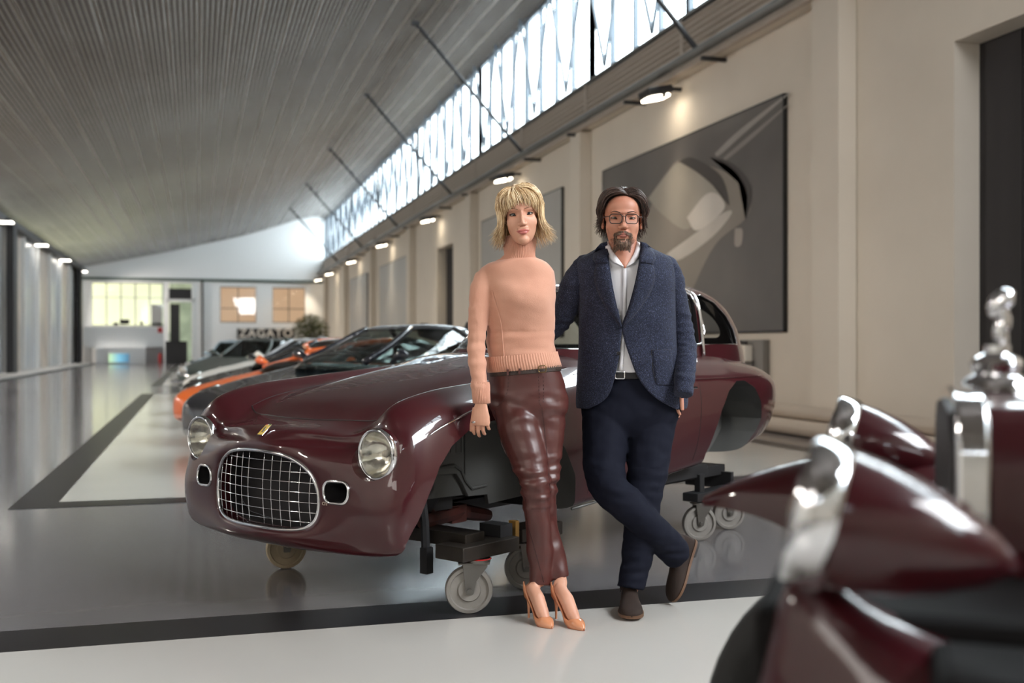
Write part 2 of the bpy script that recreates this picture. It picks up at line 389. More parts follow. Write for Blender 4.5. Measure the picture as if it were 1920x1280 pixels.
part('safety_sign', MB().use(M_red).box(xe(298), xe(306), 68.17, 68.19, ze(624), ze(615)), label='small red square sign on the reception counter', cat='sign')
for (px, wd_, hh, lb) in ((237, .55, .42, 'dark computer monitor seen above the white reception counter'), (221, .3, .22, 'low dark desk phone on the reception counter, left of the monitor'), (268, .16, .3, 'small dark desk lamp on the reception counter, right of the monitor')):
    t = empty('desk_item', (xe(px), 68.33, ze(613)), label=lb, cat='desk item')
    part('stand', MB().use(M_black).box(-wd_ / 5, wd_ / 5, -.08, .08, 0, .03).box(-.02, .02, -.02, .02, .03, hh * .5), t)
    part('body', MB().use(M_black).box(-wd_ / 2, wd_ / 2, -.03, .03, hh * .3, hh), t, bevel=.01)
cb = part('cabinet', MB().use(M_black).box(xe(283), xe(305), YE + .5, YE + 1.0, 2.0, ze(571)).box(xe(285), xe(303), YE + .48, YE + .5, 2.1, ze(573)), label='tall dark cabinet behind the reception window', cat='cabinet')
part('doormat_counter', MB().use(M_black).box(xe(313), xe(352), 66.6, 67.6, 0, ze(641)).box(xe(312), xe(353), 66.55, 67.65, ze(641), ze(641) + .04), label='low black counter in front of the end wall door', cat='counter')
# letter sign
sg = empty('letter_sign', (0, 0, 0), label='long dark sign board with large white capital letters on the end wall', cat='sign')
sx0, sx1, sz0, sz1 = xe(445), xe(552), ze(634), ze(615)
part('sign_board', MB().use(M_black).box(sx0, sx1, YE - .06, YE, sz0, sz1), sg)
M_let = mat('sign_letters', (235, 225, 215), .5)
fc = bpy.data.curves.new('letters', 'FONT'); fc.body = 'ZAGATO'; fc.size = .74; fc.extrude = .02; fc.align_x = 'CENTER'; fc.align_y = 'CENTER'; fc.offset = .012; fc.space_character = 1.15
fo = bpy.data.objects.new('letters', fc); COL.objects.link(fo)
dg = bpy.context.evaluated_depsgraph_get(); me = bpy.data.meshes.new_from_object(fo.evaluated_get(dg)); bpy.data.objects.remove(fo); me.materials.clear(); me.materials.append(M_let)
obj('letters', me, sg, ((sx0 + sx1) / 2, YE - .08, (sz0 + sz1) / 2), (PI / 2, 0, 0))
# wall spot lamps, right side
def spot(y, label):
    t = empty('wall_spotlight', (XR - .45, y, 5.33), label=label, cat='lamp', group='spotlights along the right wall')
    Mx = Matrix.Rotation(R(-12), 4, 'Y')
    part('housing', MB().use(M_black).box(-.24, .22, -.23, .23, -.04, .1, Mx), t, bevel=.03)
    part('lamp_glass', MB().use(M_lamp).prism([(x, z) for x, z in rrect(.40, .42, .09)], 0, .03, Matrix.Translation((-.02, 0, -.05)) @ Mx @ Matrix.Rotation(-PI / 2, 4, 'X')), t)
    part('bracket', MB().use(M_dsteel).box(.1, .46, -.03, .03, .08, .14).box(.0, .05, -.28, -.16, -.1, 0.02), t)
    l = bpy.data.lights.new('spot', 'SPOT'); l.energy = 260; l.spot_size = R(110); l.spot_blend = .8; l.color = (1, .86, .66); l.shadow_soft_size = .12
    lo = bpy.data.objects.new('spot_bulb', l); COL.objects.link(lo); lo.parent = t; lo.location = (-.02, 0, -.14); lo.rotation_euler = (0, R(28), 0)
for i, y in enumerate((16.5, 25.8, 35.0, 44.3, 53.6, 62.9, 68.9)):
    spot(y, ['black wall spotlight above the large wall picture', 'wall spotlight right behind the top of the woman\'s head', 'wall spotlight above the dark doorway left of the woman', 'fourth wall spotlight from the camera, above a pale panel', 'fifth wall spotlight along the right wall', 'sixth wall spotlight along the right wall', 'farthest wall spotlight, in the corner by the end wall'][i])
for i, y in enumerate((-4.4, 4.8, 14.0, 23.2, 32.4, 41.7, 50.9, 59.6, 68.3)):  # nearest two lamps are unseen, added to light the near part of the hall
    t = empty('left_wall_lamp', (XL + .3, y, 5.5), label='bright rectangular lamp over the left panels, ' + ['unseen, added beside the photographer for near light', 'unseen, added near the black floor strip for near light', 'third along the wall', 'fourth along the wall', 'fifth along the wall', 'at the left edge of the picture', 'right of the dark column', 'third in view toward the end', 'beside the end wall'][i], cat='lamp', group='lamps along the left wall')
    part('housing', MB().use(M_black).box(-.3, .2, -.3, .3, 0.02, .14), t, bevel=.02)
    part('lamp_glass', MB().use(M_lamp2).box(-.24, .24, -.26, .26, 0, .03), t)
    l = bpy.data.lights.new('lamp', 'SPOT'); l.energy = 1150 if y > 10 else 330; l.color = (1, .93, .84); l.shadow_soft_size = .25; l.spot_size = R(125); l.spot_blend = 1.0
    lo = bpy.data.objects.new('lamp_bulb', l); COL.objects.link(lo); lo.parent = t; lo.location = (0.1, 0, -.25); lo.rotation_euler = (0, R(-48), 0)
# wall pictures
def picture(y0, y1, z0, z1, m, label, nm='wall_picture'):
    t = empty(nm, (XR, y0, z0), label=label, cat='picture', group='wall pictures along the right wall')
    part('canvas', MB().use(m).box(-.06, -.02, 0.02, y1 - y0 - .02, .02, z1 - z0 - .02), t)
    b = MB().use(M_dsteel); L = y1 - y0; h = z1 - z0
    b.box(-.065, 0, 0, .025, 0, h).box(-.065, 0, L - .025, L, 0, h).box(-.065, 0, 0, L, 0, .025).box(-.065, 0, 0, L, h - .025, h)
    part('frame', b, t); return t
M_pic = mat('picture_ground', (84, 80, 78), .45, var=(.5, (112, 107, 103), .5))
M_pale = mat('pale_picture', (168, 166, 163), .4, var=(.4, (186, 182, 176), .6))
bigp = picture(13.1, 20.0, 1.305, 4.61, M_pic, 'large dark grey photograph of a car detail behind the man')
picture(22.5, 29.5, 1.3, 4.65, M_pale, 'pale grey wall picture behind the woman')
picture(40.2, 47.3, 1.3, 4.6, M_pale, 'third wall picture, pale, beyond the dark doorway')
picture(51, 57, 1.3, 4.6, M_pale, 'farthest pale wall picture near the end wall')
# the print on the big picture: flat shapes of a car front seen from above, (y from near edge, z)
def pshape(pts, rgb, lift, nm, sub=6, closed=True):
    P = catmull(pts + [pts[0]], sub)[:-1]
    m = mat('print_%d' % len(MATS), rgb, .45, var=(.9, tuple(min(255, int(c * 1.18)) for c in rgb), .7))
    b = MB().use(m); n = len(P); c = P.mean(0)
    v = [(-.06 - lift, p[0], p[1]) for p in P] + [(-.06 - lift, c[0], c[1])]
    b.add(v, [(i, (i + 1) % n, n) for i in range(n)]); part(nm, b, bigp, fix=False)
def pp(x, y):    # photo point -> picture coordinates
    d = 2000 * 7.78 / (CA * (x - 371)); return ((d - 7.78 * SA) / CA - 13.1, CAM_H - (y - 647) / 2000 * d - 1.305)
pshape([pp(*p) for p in ((1290, 560), (1195, 470), (1215, 400), (1262, 308), (1300, 305), (1350, 318), (1398, 345), (1408, 372), (1398, 410), (1340, 460))], (128, 121, 112), .0008, 'printed_body')
pshape([pp(*p) for p in ((1215, 372), (1262, 312), (1288, 308), (1322, 330), (1355, 372), (1318, 400), (1285, 430), (1240, 400))], (146, 140, 130), .0016, 'printed_bonnet')
pshape([pp(*p) for p in ((1272, 302), (1300, 296), (1352, 330), (1368, 385), (1350, 360), (1310, 325))], (66, 61, 58), .0024, 'printed_grille_edge')
pshape([pp(*p) for p in ((1330, 294), (1372, 305), (1404, 338), (1410, 372), (1398, 412), (1402, 372), (1392, 340), (1368, 312))], (60, 55, 53), .0028, 'printed_rim')
pshape([pp(*p) for p in ((1288, 408), (1322, 366), (1345, 364), (1358, 392), (1308, 432))], (188, 182, 174), .0032, 'printed_lamp')
pshape([pp(*p) for p in ((1250, 476), (1300, 440), (1355, 400), (1372, 400), (1335, 445), (1272, 488))], (176, 170, 162), .0024, 'printed_flash')
pshape([pp(*p) for p in ((1340, 288), (1385, 245), (1470, 180), (1471, 184), (1395, 250), (1349, 291))], (140, 135, 130), .0012, 'printed_ray')
pshape([pp(*p) for p in ((1356, 296), (1400, 258), (1471, 200), (1471, 204), (1408, 262), (1364, 298))], (126, 121, 116), .0012, 'printed_ray')
pshape([pp(*p) for p in ((1378, 428), (1392, 430), (1390, 458), (1378, 460))], (150, 142, 134), .002, 'printed_blade')
# electrical box with pipes, floor rails
eb = empty('electrical_box', (XR, 14.2, 1.0), label='grey electrical box with dark tubing on the wall behind the maroon car', cat='electrical box')
part('back_plate', MB().use(mat('box_grey', (128, 124, 120), .5)).box(-.12, 0, -.62, .62, -.35, .2), eb, bevel=.01)
part('socket', MB().use(M_white).box(-.26, -.12, -.35, -.05, -.12, .12), eb, bevel=.02)
part('cover', MB().use(M_dsteel).box(-.14, -.12, .1, .6, -.1, .18), eb)
pts = [(-.2, -.3, .15), (-.24, 0, .18), (-.22, .12, .05), (-.24, .05, -.12), (-.2, -.1, -.2), (-.2, -.1, -.5), (-.1, -.15, -.9)]
part('hose', MB().use(M_black).tube(catmull(pts, 5), .022, 8), eb, smooth=True)
part('conduit', MB().use(M_dsteel).tube([(-.15, -.4, -.1), (-.18, -.5, -.5), (-.12, -.2, -.98)], .012, 6), eb, smooth=True)
M_wood = mat('pale_plastic_pipe', (190, 176, 160), .4)
for i, (x, z, r) in enumerate(((7.35, .1, .1), (7.12, .1, .1), (7.23, .28, .095))):
    t = part('long_pipe', MB().use(M_wood).tube([(x, 7.6 + i * .3, z), (x, 19.5, z)], r, 14).tube([(x, 7.58 + i * .3, z), (x, 7.72 + i * .3, z)], r * 1.12, 14), smooth=True, ang=40,
             label=['pale long pipe on the floor against the right wall', 'pale long pipe on the floor, outer one of the bottom two', 'pale long pipe lying on top of two others by the wall'][i], cat='pipe', group='pipes stacked along the right wall')
part('baseboard_right', MB().use(M_dsteel).box(XR - .03, XR, 12.1, 33.3, 0, .12), kind='structure')
# potted bush
pl = empty('potted_olive_bush', W(-8.67, 46, 0), label='round olive green bush in a pot before the end wall', cat='plant')
part('pot', MB().use(M_dsteel).lathe([(.001, 0), (.35, 0), (.45, .7), (.38, .7), (.36, .6), (.001, .6)], 20), pl, smooth=True, ang=40)
part('trunk', MB().use(mat('bark', (70, 58, 46), .8)).tube([(0, 0, .55), (.05, .02, 1.0), (0, 0, 1.6)], .05, 8), pl, smooth=True)
M_leaf = mat('olive_leaf', (104, 104, 62), .6, var=(4, (70, 74, 44), .6)); lb = MB().use(M_leaf); rl = random.Random(5)
for k in range(2600):
    p = Vector((rl.gauss(0, 1), rl.gauss(0, 1), rl.gauss(0, 1))).normalized() * (rl.random() ** .4)
    c = Vector((p.x * .78, p.y * .78, 1.75 + p.z * .72)); q = Matrix.Rotation(rl.uniform(0, 6.3), 3, 'Z') @ Matrix.Rotation(rl.uniform(-1, 1), 3, 'X')
    lb.add([c + q @ Vector(w_) for w_ in ((-.08, 0, 0), (0, .025, .01), (.08, 0, 0), (0, -.025, .01))], [(0, 1, 2, 3)])
tag(part('foliage', lb, pl, fix=False), kind='stuff')
# rear end of the hall behind the photographer
part('wall_front', MB().use(M_white).box(XL - .4, XR + .4, Y0 - .2, Y0, 0, 6.2).box(XL + 4, XR + .4, Y0 - .2, Y0, 6.2, 9.4), kind='structure')
# ------------------------------------------------------------------ the maroon coupe body on its trolley
M_paint = mat('maroon_paint', (60, 18, 23), 0.35, 0.0, coat=1.0, coat_rough=0.015, spec=0.15)
M_chrome = mat('chrome', (225, 225, 228), 0.08, 1.0)
M_well = mat('grey_primer', (84, 84, 82), 0.6)
M_dark = mat('dark_interior', (30, 28, 30), 0.8)
M_carglass = glass_mat('car_glass', (0.72, 0.76, 0.76), 0.06)
M_rust = mat('rusty_arm', (96, 42, 34), 0.55, 0.3, var=(6, (52, 34, 30), .5))
CARZ = math.atan2(0.768, 0.64)           # heading of the car's length in the photographer's frame
def car_root(name, u, d, ang, z=0, **k):    # x backwards along the car, y to its far side
    return empty(name, W(u, d, z), -YAW + ang, **k)
car = car_root('vintage_coupe', -.99, 4.634, CARZ, label='glossy maroon vintage coupe body without wheels, resting on a trolley', cat='car')

A = lambda *p: p
def qn(t): return -.145 + .055 * (t / .345) ** 2
st = []
ringA = [(0, .355), (.15, .355), (.27, .368), (.33, .41), (.345, .49), (.328, .56), (.285, .615), (.215, .652), (.15, .667), (.10, .673), (.05, .676), (0, .677)]
st.append([(qn(t) + .05, t * .985, z * .99 + .005) for t, z in ringA])
st.append([(qn(t), t, z) for t, z in ringA])
ringB = [(0, .325), (.17, .327), (.315, .345), (.385, .405), (.40, .49), (.385, .58), (.335, .645), (.25, .685), (.17, .702), (.11, .708), (.05, .710), (0, .711)]
st.append([(-.165 + .065 * (t / .4) ** 2 + (.0 if z < .68 else .02), t, z) for t, z in ringB])
st.append([(-.12, 0, .285), (-.115, .25, .287), (-.06, .52, .305), (-.065, .61, .39), (-.07, .62, .48), (-.045, .635, .58), (-.012, .63, .66), (-.005, .565, .71), (-.01, .45, .715), (-.050, .30, .732), (-.098, .15, .744), (-.110, 0, .748)])
st.append([(-.04, 0, .262), (-.03, .30, .265), (-.01, .66, .29), (-.01, .72, .39), (-.005, .735, .50), (.02, .725, .62), (.02, .695, .73), (.025, .60, .808), (.03, .50, .770), (-.01, .40, .750), (-.045, .22, .768), (-.05, 0, .772)])
def stn(q, *p): return [(q, t, z) for t, z in p]
st.append(stn(.1, (0, .268), (.35, .27), (.70, .292), (.75, .40), (.768, .52), (.762, .66), (.71, .805), (.60, .882), (.50, .825), (.42, .778), (.25, .792), (0, .797)))
st.append(stn(.3, (0, .28), (.38, .28), (.715, .31), (.767, .42), (.785, .56), (.777, .71), (.73, .86), (.61, .930), (.51, .890), (.43, .862), (.27, .880), (0, .886)))
st.append(stn(.6, (0, .31), (.4, .31), (.70, .33), (.762, .43), (.787, .57), (.782, .73), (.735, .88), (.61, .958), (.52, .925), (.44, .918), (.28, .953), (0, .962)))
st.append(stn(1.0, (0, .33), (.42, .33), (.70, .345), (.762, .44), (.785, .58), (.785, .74), (.745, .90), (.61, .990), (.53, .972), (.45, .980), (.30, 1.022), (0, 1.037)))
st.append(stn(1.35, (0, .35), (.42, .35), (.70, .365), (.762, .45), (.785, .6), (.785, .76), (.75, .92), (.66, 1.0), (.6, 1.03), (.52, 1.05), (.35, 1.075), (0, 1.085)))
st.append(stn(1.8, (0, .38), (.42, .38), (.69, .40), (.75, .48), (.78, .62), (.785, .78), (.76, .92), (.71, .99), (.66, 1.04), (.58, 1.065), (.35, 1.07), (0, 1.07)))
st.append(stn(2.3, (0, .42), (.42, .42), (.68, .44), (.74, .52), (.775, .65), (.788, .80), (.77, .92), (.72, .98), (.66, 1.03), (.59, 1.07), (.35, 1.08), (0, 1.08)))
st.append(stn(2.7, (0, .46), (.42, .46), (.69, .48), (.745, .56), (.78, .68), (.797, .82), (.785, .92), (.72, .985), (.65, 1.03), (.58, 1.07), (.35, 1.11), (0, 1.12)))
st.append(stn(3.05, (0, .50), (.40, .50), (.65, .53), (.715, .60), (.755, .70), (.770, .82), (.755, .91), (.68, .98), (.58, 1.02), (.48, 1.05), (.30, 1.09), (0, 1.10)))
st.append(stn(3.35, (0, .55), (.33, .55), (.56, .57), (.63, .63), (.67, .73), (.68, .83), (.66, .90), (.59, .955), (.50, .985), (.40, 1.01), (.22, 1.03), (0, 1.04)))
st.append(stn(3.56, (0, .62), (.25, .63), (.42, .64), (.49, .69), (.53, .75), (.54, .83), (.51, .89), (.45, .93), (.38, .95), (.30, .96), (.15, .97), (0, .97)))
st.append([(3.62, .55 * t, .80 + (z - .80) * .5) for q, t, z in st[-1]])
st.append([(3.64, .05 * t, .80 + (z - .80) * .05) for q, t, z in st[-2]])
P = np.array(st)
G = catmull(P, 8); G = catmull(np.swapaxes(G, 0, 1), 5); G = np.swapaxes(G, 0, 1)     # (nu, nv, 3)
nu, nv = G.shape[:2]
G[:, 0, 1] = 0; G[:, -1, 1] = 0
full = np.concatenate([G * np.array([1, -1, 1]), (G[:, ::-1] * np.array([1, 1, 1]))[:, 1:-1]], axis=1)
NV = full.shape[1]
vb = [tuple(p) for p in full.reshape(-1, 3)]
fb = [tuple(reversed(q)) for q in grid_faces(nu, NV, True)]
fb.append(tuple(range(NV))); fb.append(tuple((nu - 1) * NV + k for k in range(NV))[::-1])
def boolean(o, cutters, op='DIFFERENCE'):
    for c in cutters:
        m = o.modifiers.new('cut', 'BOOLEAN'); m.object = c; m.operation = op; m.solver = 'EXACT'
        try: m.material_mode = 'TRANSFER'
        except Exception: pass
    dg = bpy.context.evaluated_depsgraph_get(); me = bpy.data.meshes.new_from_object(o.evaluated_get(dg)); o.modifiers.clear(); o.data = me
    for c in cutters: bpy.data.objects.remove(c)
def solid(mb, name='cutter'):
    me = mb.mesh(fix=True); return obj(name, me)
b = MB().use(M_paint); b.add(vb, fb)
body = part('body_shell', b, fix=True)
arch_f = [(.0, .1), (.02, .34), (.065, .425), (.11, .53), (.165, .636), (.24, .712), (.346, .768), (.5, .80), (.68, .80), (.85, .75), (.98, .65), (1.07, .52), (1.12, .36), (1.13, .1)]
arch_r = [(2.33, .3), (2.36, .52), (2.40, .64), (2.45, .76), (2.52, .86), (2.62, .915), (2.72, .915), (2.84, .87), (2.94, .78), (2.985, .68), (2.96, .60), (2.88, .53), (2.80, .47), (2.75, .3)]
cut = []
for sg_ in (-1, 1):
    for ar, t0 in ((arch_f, .46), (arch_r, .50)):
        y0, y1 = (sg_ * t0, sg_ * .95); c = MB().use(M_well); c.prism(ar, min(y0, y1), max(y0, y1)); cut.append(solid(c))
c = MB().use(M_dark); c.prism([(.02, .1), (.02, .42), (.3, .45), (1.12, .43), (1.14, .1)], -.4601, .4601); cut.append(solid(c))
c = MB().use(M_dark); c.prism([(1.45, .55), (1.38, .95), (1.42, 1.2), (3.1, 1.2), (3.1, .9), (2.6, .55)], -.56, .56); cut.append(solid(c))
c = MB().use(M_dark); c.prism([(x * .985, z * .985 + .0075) for x, z in [(t, zz_) for t, zz_ in ringA] + [(-t, zz_) for t, zz_ in ringA[::-1][1:-1]]], -.3, .45, Matrix.Rotation(PI / 2, 4, 'Z') @ Matrix.Scale(-1, 4, (0, 1, 0))); cut.append(solid(c))
for sg_ in (-1, 1):
    Mx = Matrix.Translation((-.2, sg_ * .45, .53)) @ Matrix.Rotation(R(90 + 0 * sg_), 4, 'Z') @ Matrix.Scale(-1, 4, (0, 1, 0))
    c = MB().use(M_dark); c.prism(rrect(.125, .085, .036), -.05, .22, Mx); cut.append(solid(c))
for sg_ in (-1, 1):
    c = MB().use(M_paint); c.lathe([(.001, -.2), (.1015, -.2), (.1015, .07), (.001, .07)], 48, Matrix.Translation((0, sg_ * .6, .685)) @ Matrix.Rotation(PI / 2, 4, 'Y')); cut.append(solid(c))
boolean(body, cut)
body.data.polygons.foreach_set('use_smooth', [True] * len(body.data.polygons)); body.data.set_sharp_from_angle(angle=R(32))
body.parent = car
# surface lookup for trims
from mathutils.bvhtree import BVHTree
bvh = BVHTree.FromPolygons([Vector(p) for p in vb], fb)
def on_front(t, z, off=0.0):             # car surface seen from the front
    h = bvh.ray_cast(Vector((-1, t, z)), Vector((1, 0, 0))); return (h[0] + h[1].normalized() * off * (1 if h[1].x < 0 else -1)) if h[0] else Vector((0, t, z))
def on_top(q, t, off=0.0):
    h = bvh.ray_cast(Vector((q, t, 3)), Vector((0, 0, -1))); return h[0] + Vector((0, 0, off))
def on_side(q, z, s=-1, off=0.0):
    h = bvh.ray_cast(Vector((q, s * 2, z)), Vector((0, -s, 0))); return h[0] + Vector((0, s * off, 0))
# grille
gr = empty('grille', parent=car)
rg = [(t, z) for t, z in ringA] + [(-t, z) for t, z in ringA[::-1][1:-1]]
rgp = catmull(rg + [rg[0]], 4)[:-1]
part('grille_surround', MB().use(M_chrome).tube([(qn(t) - .004, t, z) for t, z in rgp], .0085, 8, closed=True), gr, smooth=True, label='chrome grille rim')
part('grille_backing', MB().use(M_dark).prism([(t * .97, (z - .5) * .97 + .5) for t, z in rg], -.002, .002, Matrix.Translation((.02, 0, 0)) @ Matrix.Rotation(PI / 2, 4, 'Z') @ Matrix.Scale(-1, 4, (0, 1, 0))), gr)
poly = [tuple(p) for p in rgp]
def span(axis, val):
    xs_ = []
    for i in range(len(poly)):
        a, b2 = poly[i], poly[(i + 1) % len(poly)]
        if (a[axis] - val) * (b2[axis] - val) < 0:
            k = (val - a[axis]) / (b2[axis] - a[axis]); xs_.append(a[1 - axis] + k * (b2[1 - axis] - a[1 - axis]))
    return (min(xs_), max(xs_)) if len(xs_) > 1 else None
for k in range(-6, 7):
    t = k * .0505; s_ = span(0, t)
    if s_: part('vertical_bar', MB().use(M_chrome).tube([(qn(t) + .004 - .012 * math.sin(PI * j / 8), t, s_[0] + (s_[1] - s_[0]) * j / 8) for j in range(9)], .0018, 6), gr, smooth=True)
for k in range(7):
    z = .395 + k * .0405; s_ = span(1, z)
    if s_: part('horizontal_bar', MB().use(M_chrome).tube([(qn(s_[0] + (s_[1] - s_[0]) * j / 14) + .004 - .012 * math.sin(PI * (z - .355) / .32), s_[0] + (s_[1] - s_[0]) * j / 14, z) for j in range(15)], .0018, 6), gr, smooth=True)
# headlamps
M_lens = glass_mat('lamp_lens', (.96, .96, .94), .06, .03)
M_refl = mat('lamp_reflector', (225, 222, 214), .16, 1.0, bump=(14, .25, .01))
for s in (-1, 1):
    hl = empty('headlamp', (0.0, s * .60, .685), parent=car)
    Mh = Matrix.Rotation(-PI / 2, 4, 'Y')       # lathe axis z -> -x
    part('lamp_bowl', MB().use(M_paint).lathe([(.098, -.10), (.104, -.03), (.103, -.005), (.1, .012)], 40, Mh), hl, smooth=True, label='maroon lamp bowl')
    part('lamp_rim', MB().use(M_chrome).lathe([(.104, 0), (.106, .012), (.103, .022), (.096, .026), (.091, .02), (.09, .0)], 48, Mh), hl, smooth=True, label='chrome lamp rim')
    part('reflector', MB().use(M_refl).lathe([(.092, .016), (.08, -.012), (.06, -.038), (.035, -.055), (.015, -.06), (.001, -.06)], 40, Mh), hl, smooth=True, label='silver reflector')
    part('bulb', MB().use(M_white).lathe([(.001, -.02), (.012, -.025), (.016, -.038), (.010, -.055)], 16, Mh), hl, smooth=True)
    part('lens', MB().use(M_lens).lathe([(.093, .018), (.08, .022), (.06, .026), (.035, .029), (.001, .030)], 40, Mh), hl, smooth=True)
    b = MB().use(M_lens)
    for k in range(-8, 9):
        y = k * .0095; hh = math.sqrt(max(0, .088 ** 2 - y * y)); b.tube([(-(.020 + .012 * (1 - (y * y + z_ * z_) / .0081)), y, z_) for z_ in np.linspace(-hh, hh, 7)], .0009, 4)
    part('lens_flutes', b, hl)
# inlets
for s in (-1, 1):
    pts = []
    for x, z in rrect(.128, .088, .037, 6):
        p = on_front(s * .45 + x, .53 + z, .003); pts.append(p)
    part('inlet_surround', MB().use(M_chrome).tube(pts, .0065, 8, closed=True), car, smooth=True, label='chrome oblong inlet rim')
    part('inlet_backing', MB().use(M_dark).box(.02, .03, s * .45 - .055, s * .45 + .055, .495, .565), car)
# badge, small script, bonnet shut line, mouldings
bd = empty('bonnet_badge', parent=car)
n_ = (on_top(-.05, .02) - on_top(-.05, -.02)); p0_ = on_top(-.125, 0, .003); p1_ = on_top(-.08, 0, .013)
M_yel = mat('badge_yellow', (222, 190, 96), .35); M_bk = mat('badge_black', (26, 24, 24), .4)
ax = (p1_ - p0_); L = .062; ax.normalize(); nrm = Vector((-ax.z, 0, ax.x)); Mb = Matrix.Translation((p0_ + p1_) / 2 + nrm * .002) @ Matrix(((ax.x, 0, nrm.x), (0, 1, 0), (ax.z, 0, nrm.z))).to_4x4()
part('badge_plate', MB().use(M_chrome).box(-.035, .035, -.019, .019, -.001, .0015, Mb), bd, label='silver badge edge')
part('badge_face', MB().use(M_yel).box(-.031, .031, -.016, .016, .001, .0025, Mb), bd, label='yellow enamel badge')
# small prancing horse drawn from strokes
hs = [(-.016, -.004), (-.008, -.003), (-.002, -.001), (.006, .0), (.013, .002), (.018, .006)]
b = MB().use(M_bk); b.tube([Mb @ Vector((x, y, .003)) for x, y in hs], [.0016, .0026, .0028, .0026, .0018, .001], 6)
for q_ in (((-.010, -.003), (-.018, -.009)), ((-.006, -.001), (-.018, .004)), ((.004, .001), (.001, .009)), ((.008, .002), (.007, .011)), ((-.012, -.004), (-.004, -.011))):
    b.tube([Mb @ Vector((x, y, .003)) for x, y in q_], .0009, 5)
part('badge_horse', b, bd, label='black rearing horse')
part('badge_stripe', MB().use(mat('badge_green', (60, 110, 70), .4)).box(.026, .031, -.016, -.0055, .002, .003, Mb).use(M_white).box(.026, .031, -.0055, .0055, .002, .003, Mb).use(mat('badge_red', (170, 50, 45), .4)).box(.026, .031, .0055, .016, .002, .003, Mb), bd)
pts = []
for t in np.linspace(-.47, .47, 41):
    q = .095 + .06 * (abs(t) / .4) ** 2; pts.append(on_top(q, t, .0005))
part('bonnet_shut_line', MB().use(M_bk).tube(pts, .003, 5), car, smooth=True, label='dark bonnet joint')
for s in (-1, 1):
    pts = [on_top(q, s * (.47 + .03 * (q - .2)), .0002) for q in np.linspace(.178, 1.2, 24)]
    part('bonnet_side_joint', MB().use(M_bk).tube(pts, .002, 4), car, smooth=True)
    pts = [on_side(q, z, s, .002) for q, z in ((.13, .758), (.2, .79), (.28, .816), (.38, .845), (.5, .868), (.6, .88))]
    part('fender_moulding', MB().use(M_chrome).tube(catmull([tuple(p) for p in pts], 5), [.002 + .009 * min(1, k / 6) for k in range(26)], 8, flat=.45), car, smooth=True, label='chrome fender strip')
    pts = [on_side(q, .93 + .002 * q, s, .002) for q in np.linspace(1.15, 3.0, 30)]
    part('side_crease', MB().use(M_paint).tube(pts, .005, 6), car, smooth=True)
    pts = [on_side(2.22 - .0 * k, z, s, .0005) for k, z in enumerate(np.linspace(.45, 1.0, 12))]
    part('door_joint', MB().use(M_bk).tube(pts, .002, 4), car)
    pts = [on_side(1.2 + .0 * k, z, s, .0005) for k, z in enumerate(np.linspace(.38, .98, 12))]
    part('door_joint', MB().use(M_bk).tube(pts, .002, 4), car)
    p = on_side(2.1, .89, s, .02)
    part('door_handle', MB().use(M_chrome).tube([p + Vector((-.09, 0, 0)), p, p + Vector((.06, 0, .0))], [.006, .008, .006], 8).box(p.x - .08, p.x - .06, min(p.y, p.y - s * .03), max(p.y, p.y - s * .03), p.z - .006, p.z + .006).box(p.x + .03, p.x + .05, min(p.y, p.y - s * .03), max(p.y, p.y - s * .03), p.z - .006, p.z + .006), car, smooth=True, ang=40, label='chrome door handle')
    part('sill_strip', MB().use(M_steel).tube([on_side(q, .36 + .05 * (q - 1.15), s, .0) + Vector((0, -s * .01, -.015)) for q in np.linspace(1.14, 2.25, 8)], .007, 6), car, smooth=True)
q0 = on_top(1.22, -.42, .012); part('bonnet_knob', MB().use(M_chrome).lathe([(.001, -.01), (.012, -.008), (.013, .004), (.001, .012)], 14, Matrix.Translation(q0)), car, smooth=True)
# small front script
fc = bpy.data.curves.new('script', 'FONT'); fc.body = 'cn'; fc.size = .03; fc.extrude = .0008; fo = bpy.data.objects.new('s', fc); COL.objects.link(fo)
me = bpy.data.meshes.new_from_object(fo.evaluated_get(bpy.context.evaluated_depsgraph_get())); bpy.data.objects.remove(fo); me.materials.clear(); me.materials.append(MATS['pale_plastic_pipe'])
pq = on_front(-.375, .474, .003); obj('chalk_mark', me, car, pq, (PI / 2, 0, -PI / 2 + .15))
# cabin
def ring(z, qf, qr, w, n=64, ex=2.5, off=0.0):
    c = (qf + qr) / 2; a = (qr - qf) / 2 - off; w = w - off; o = []
    for k in range(n):
        th = 2 * PI * k / n; cs, sn = math.cos(th), math.sin(th)
        r = (abs(cs) ** ex + abs(sn) ** ex) ** (-1 / ex); o.append((c + a * r * cs, w * r * sn, z))
    return o
lev = [(.98, 1.22, 3.60, .64), (1.06, 1.30, 3.57, .632), (1.12, 1.40, 3.53, .626), (1.20, 1.53, 3.47, .620), (1.28, 1.66, 3.38, .610), (1.35, 1.78, 3.26, .596), (1.41, 1.89, 3.11, .570), (1.455, 2.0, 2.94, .52), (1.485, 2.12, 2.76, .43), (1.503, 2.24, 2.6, .30), (1.51, 2.36, 2.48, .12)]
lv = catmull([(z, a, b3, w) for z, a, b3, w in lev], 3)
def cabin_mesh(off, zoff, m):
    b = MB().use(m); b.rings([[Vector(p) for p in ring(z - zoff, a, b3, w, off=off)] for z, a, b3, w in lv]); return b
cabin = part('roof', cabin_mesh(0, 0, M_paint))
inner = solid(cabin_mesh(.035, .03, M_dark)); 
sideq = [(1.60, 1.125), (1.74, 1.28), (1.88, 1.385), (2.02, 1.425), (2.38, 1.435), (2.45, 1.42), (2.475, 1.38), (2.48, 1.125)]
sidew = [(2.53, 1.125), (2.53, 1.41), (2.60, 1.415), (2.74, 1.375), (2.88, 1.30), (2.98, 1.22), (3.04, 1.125)]
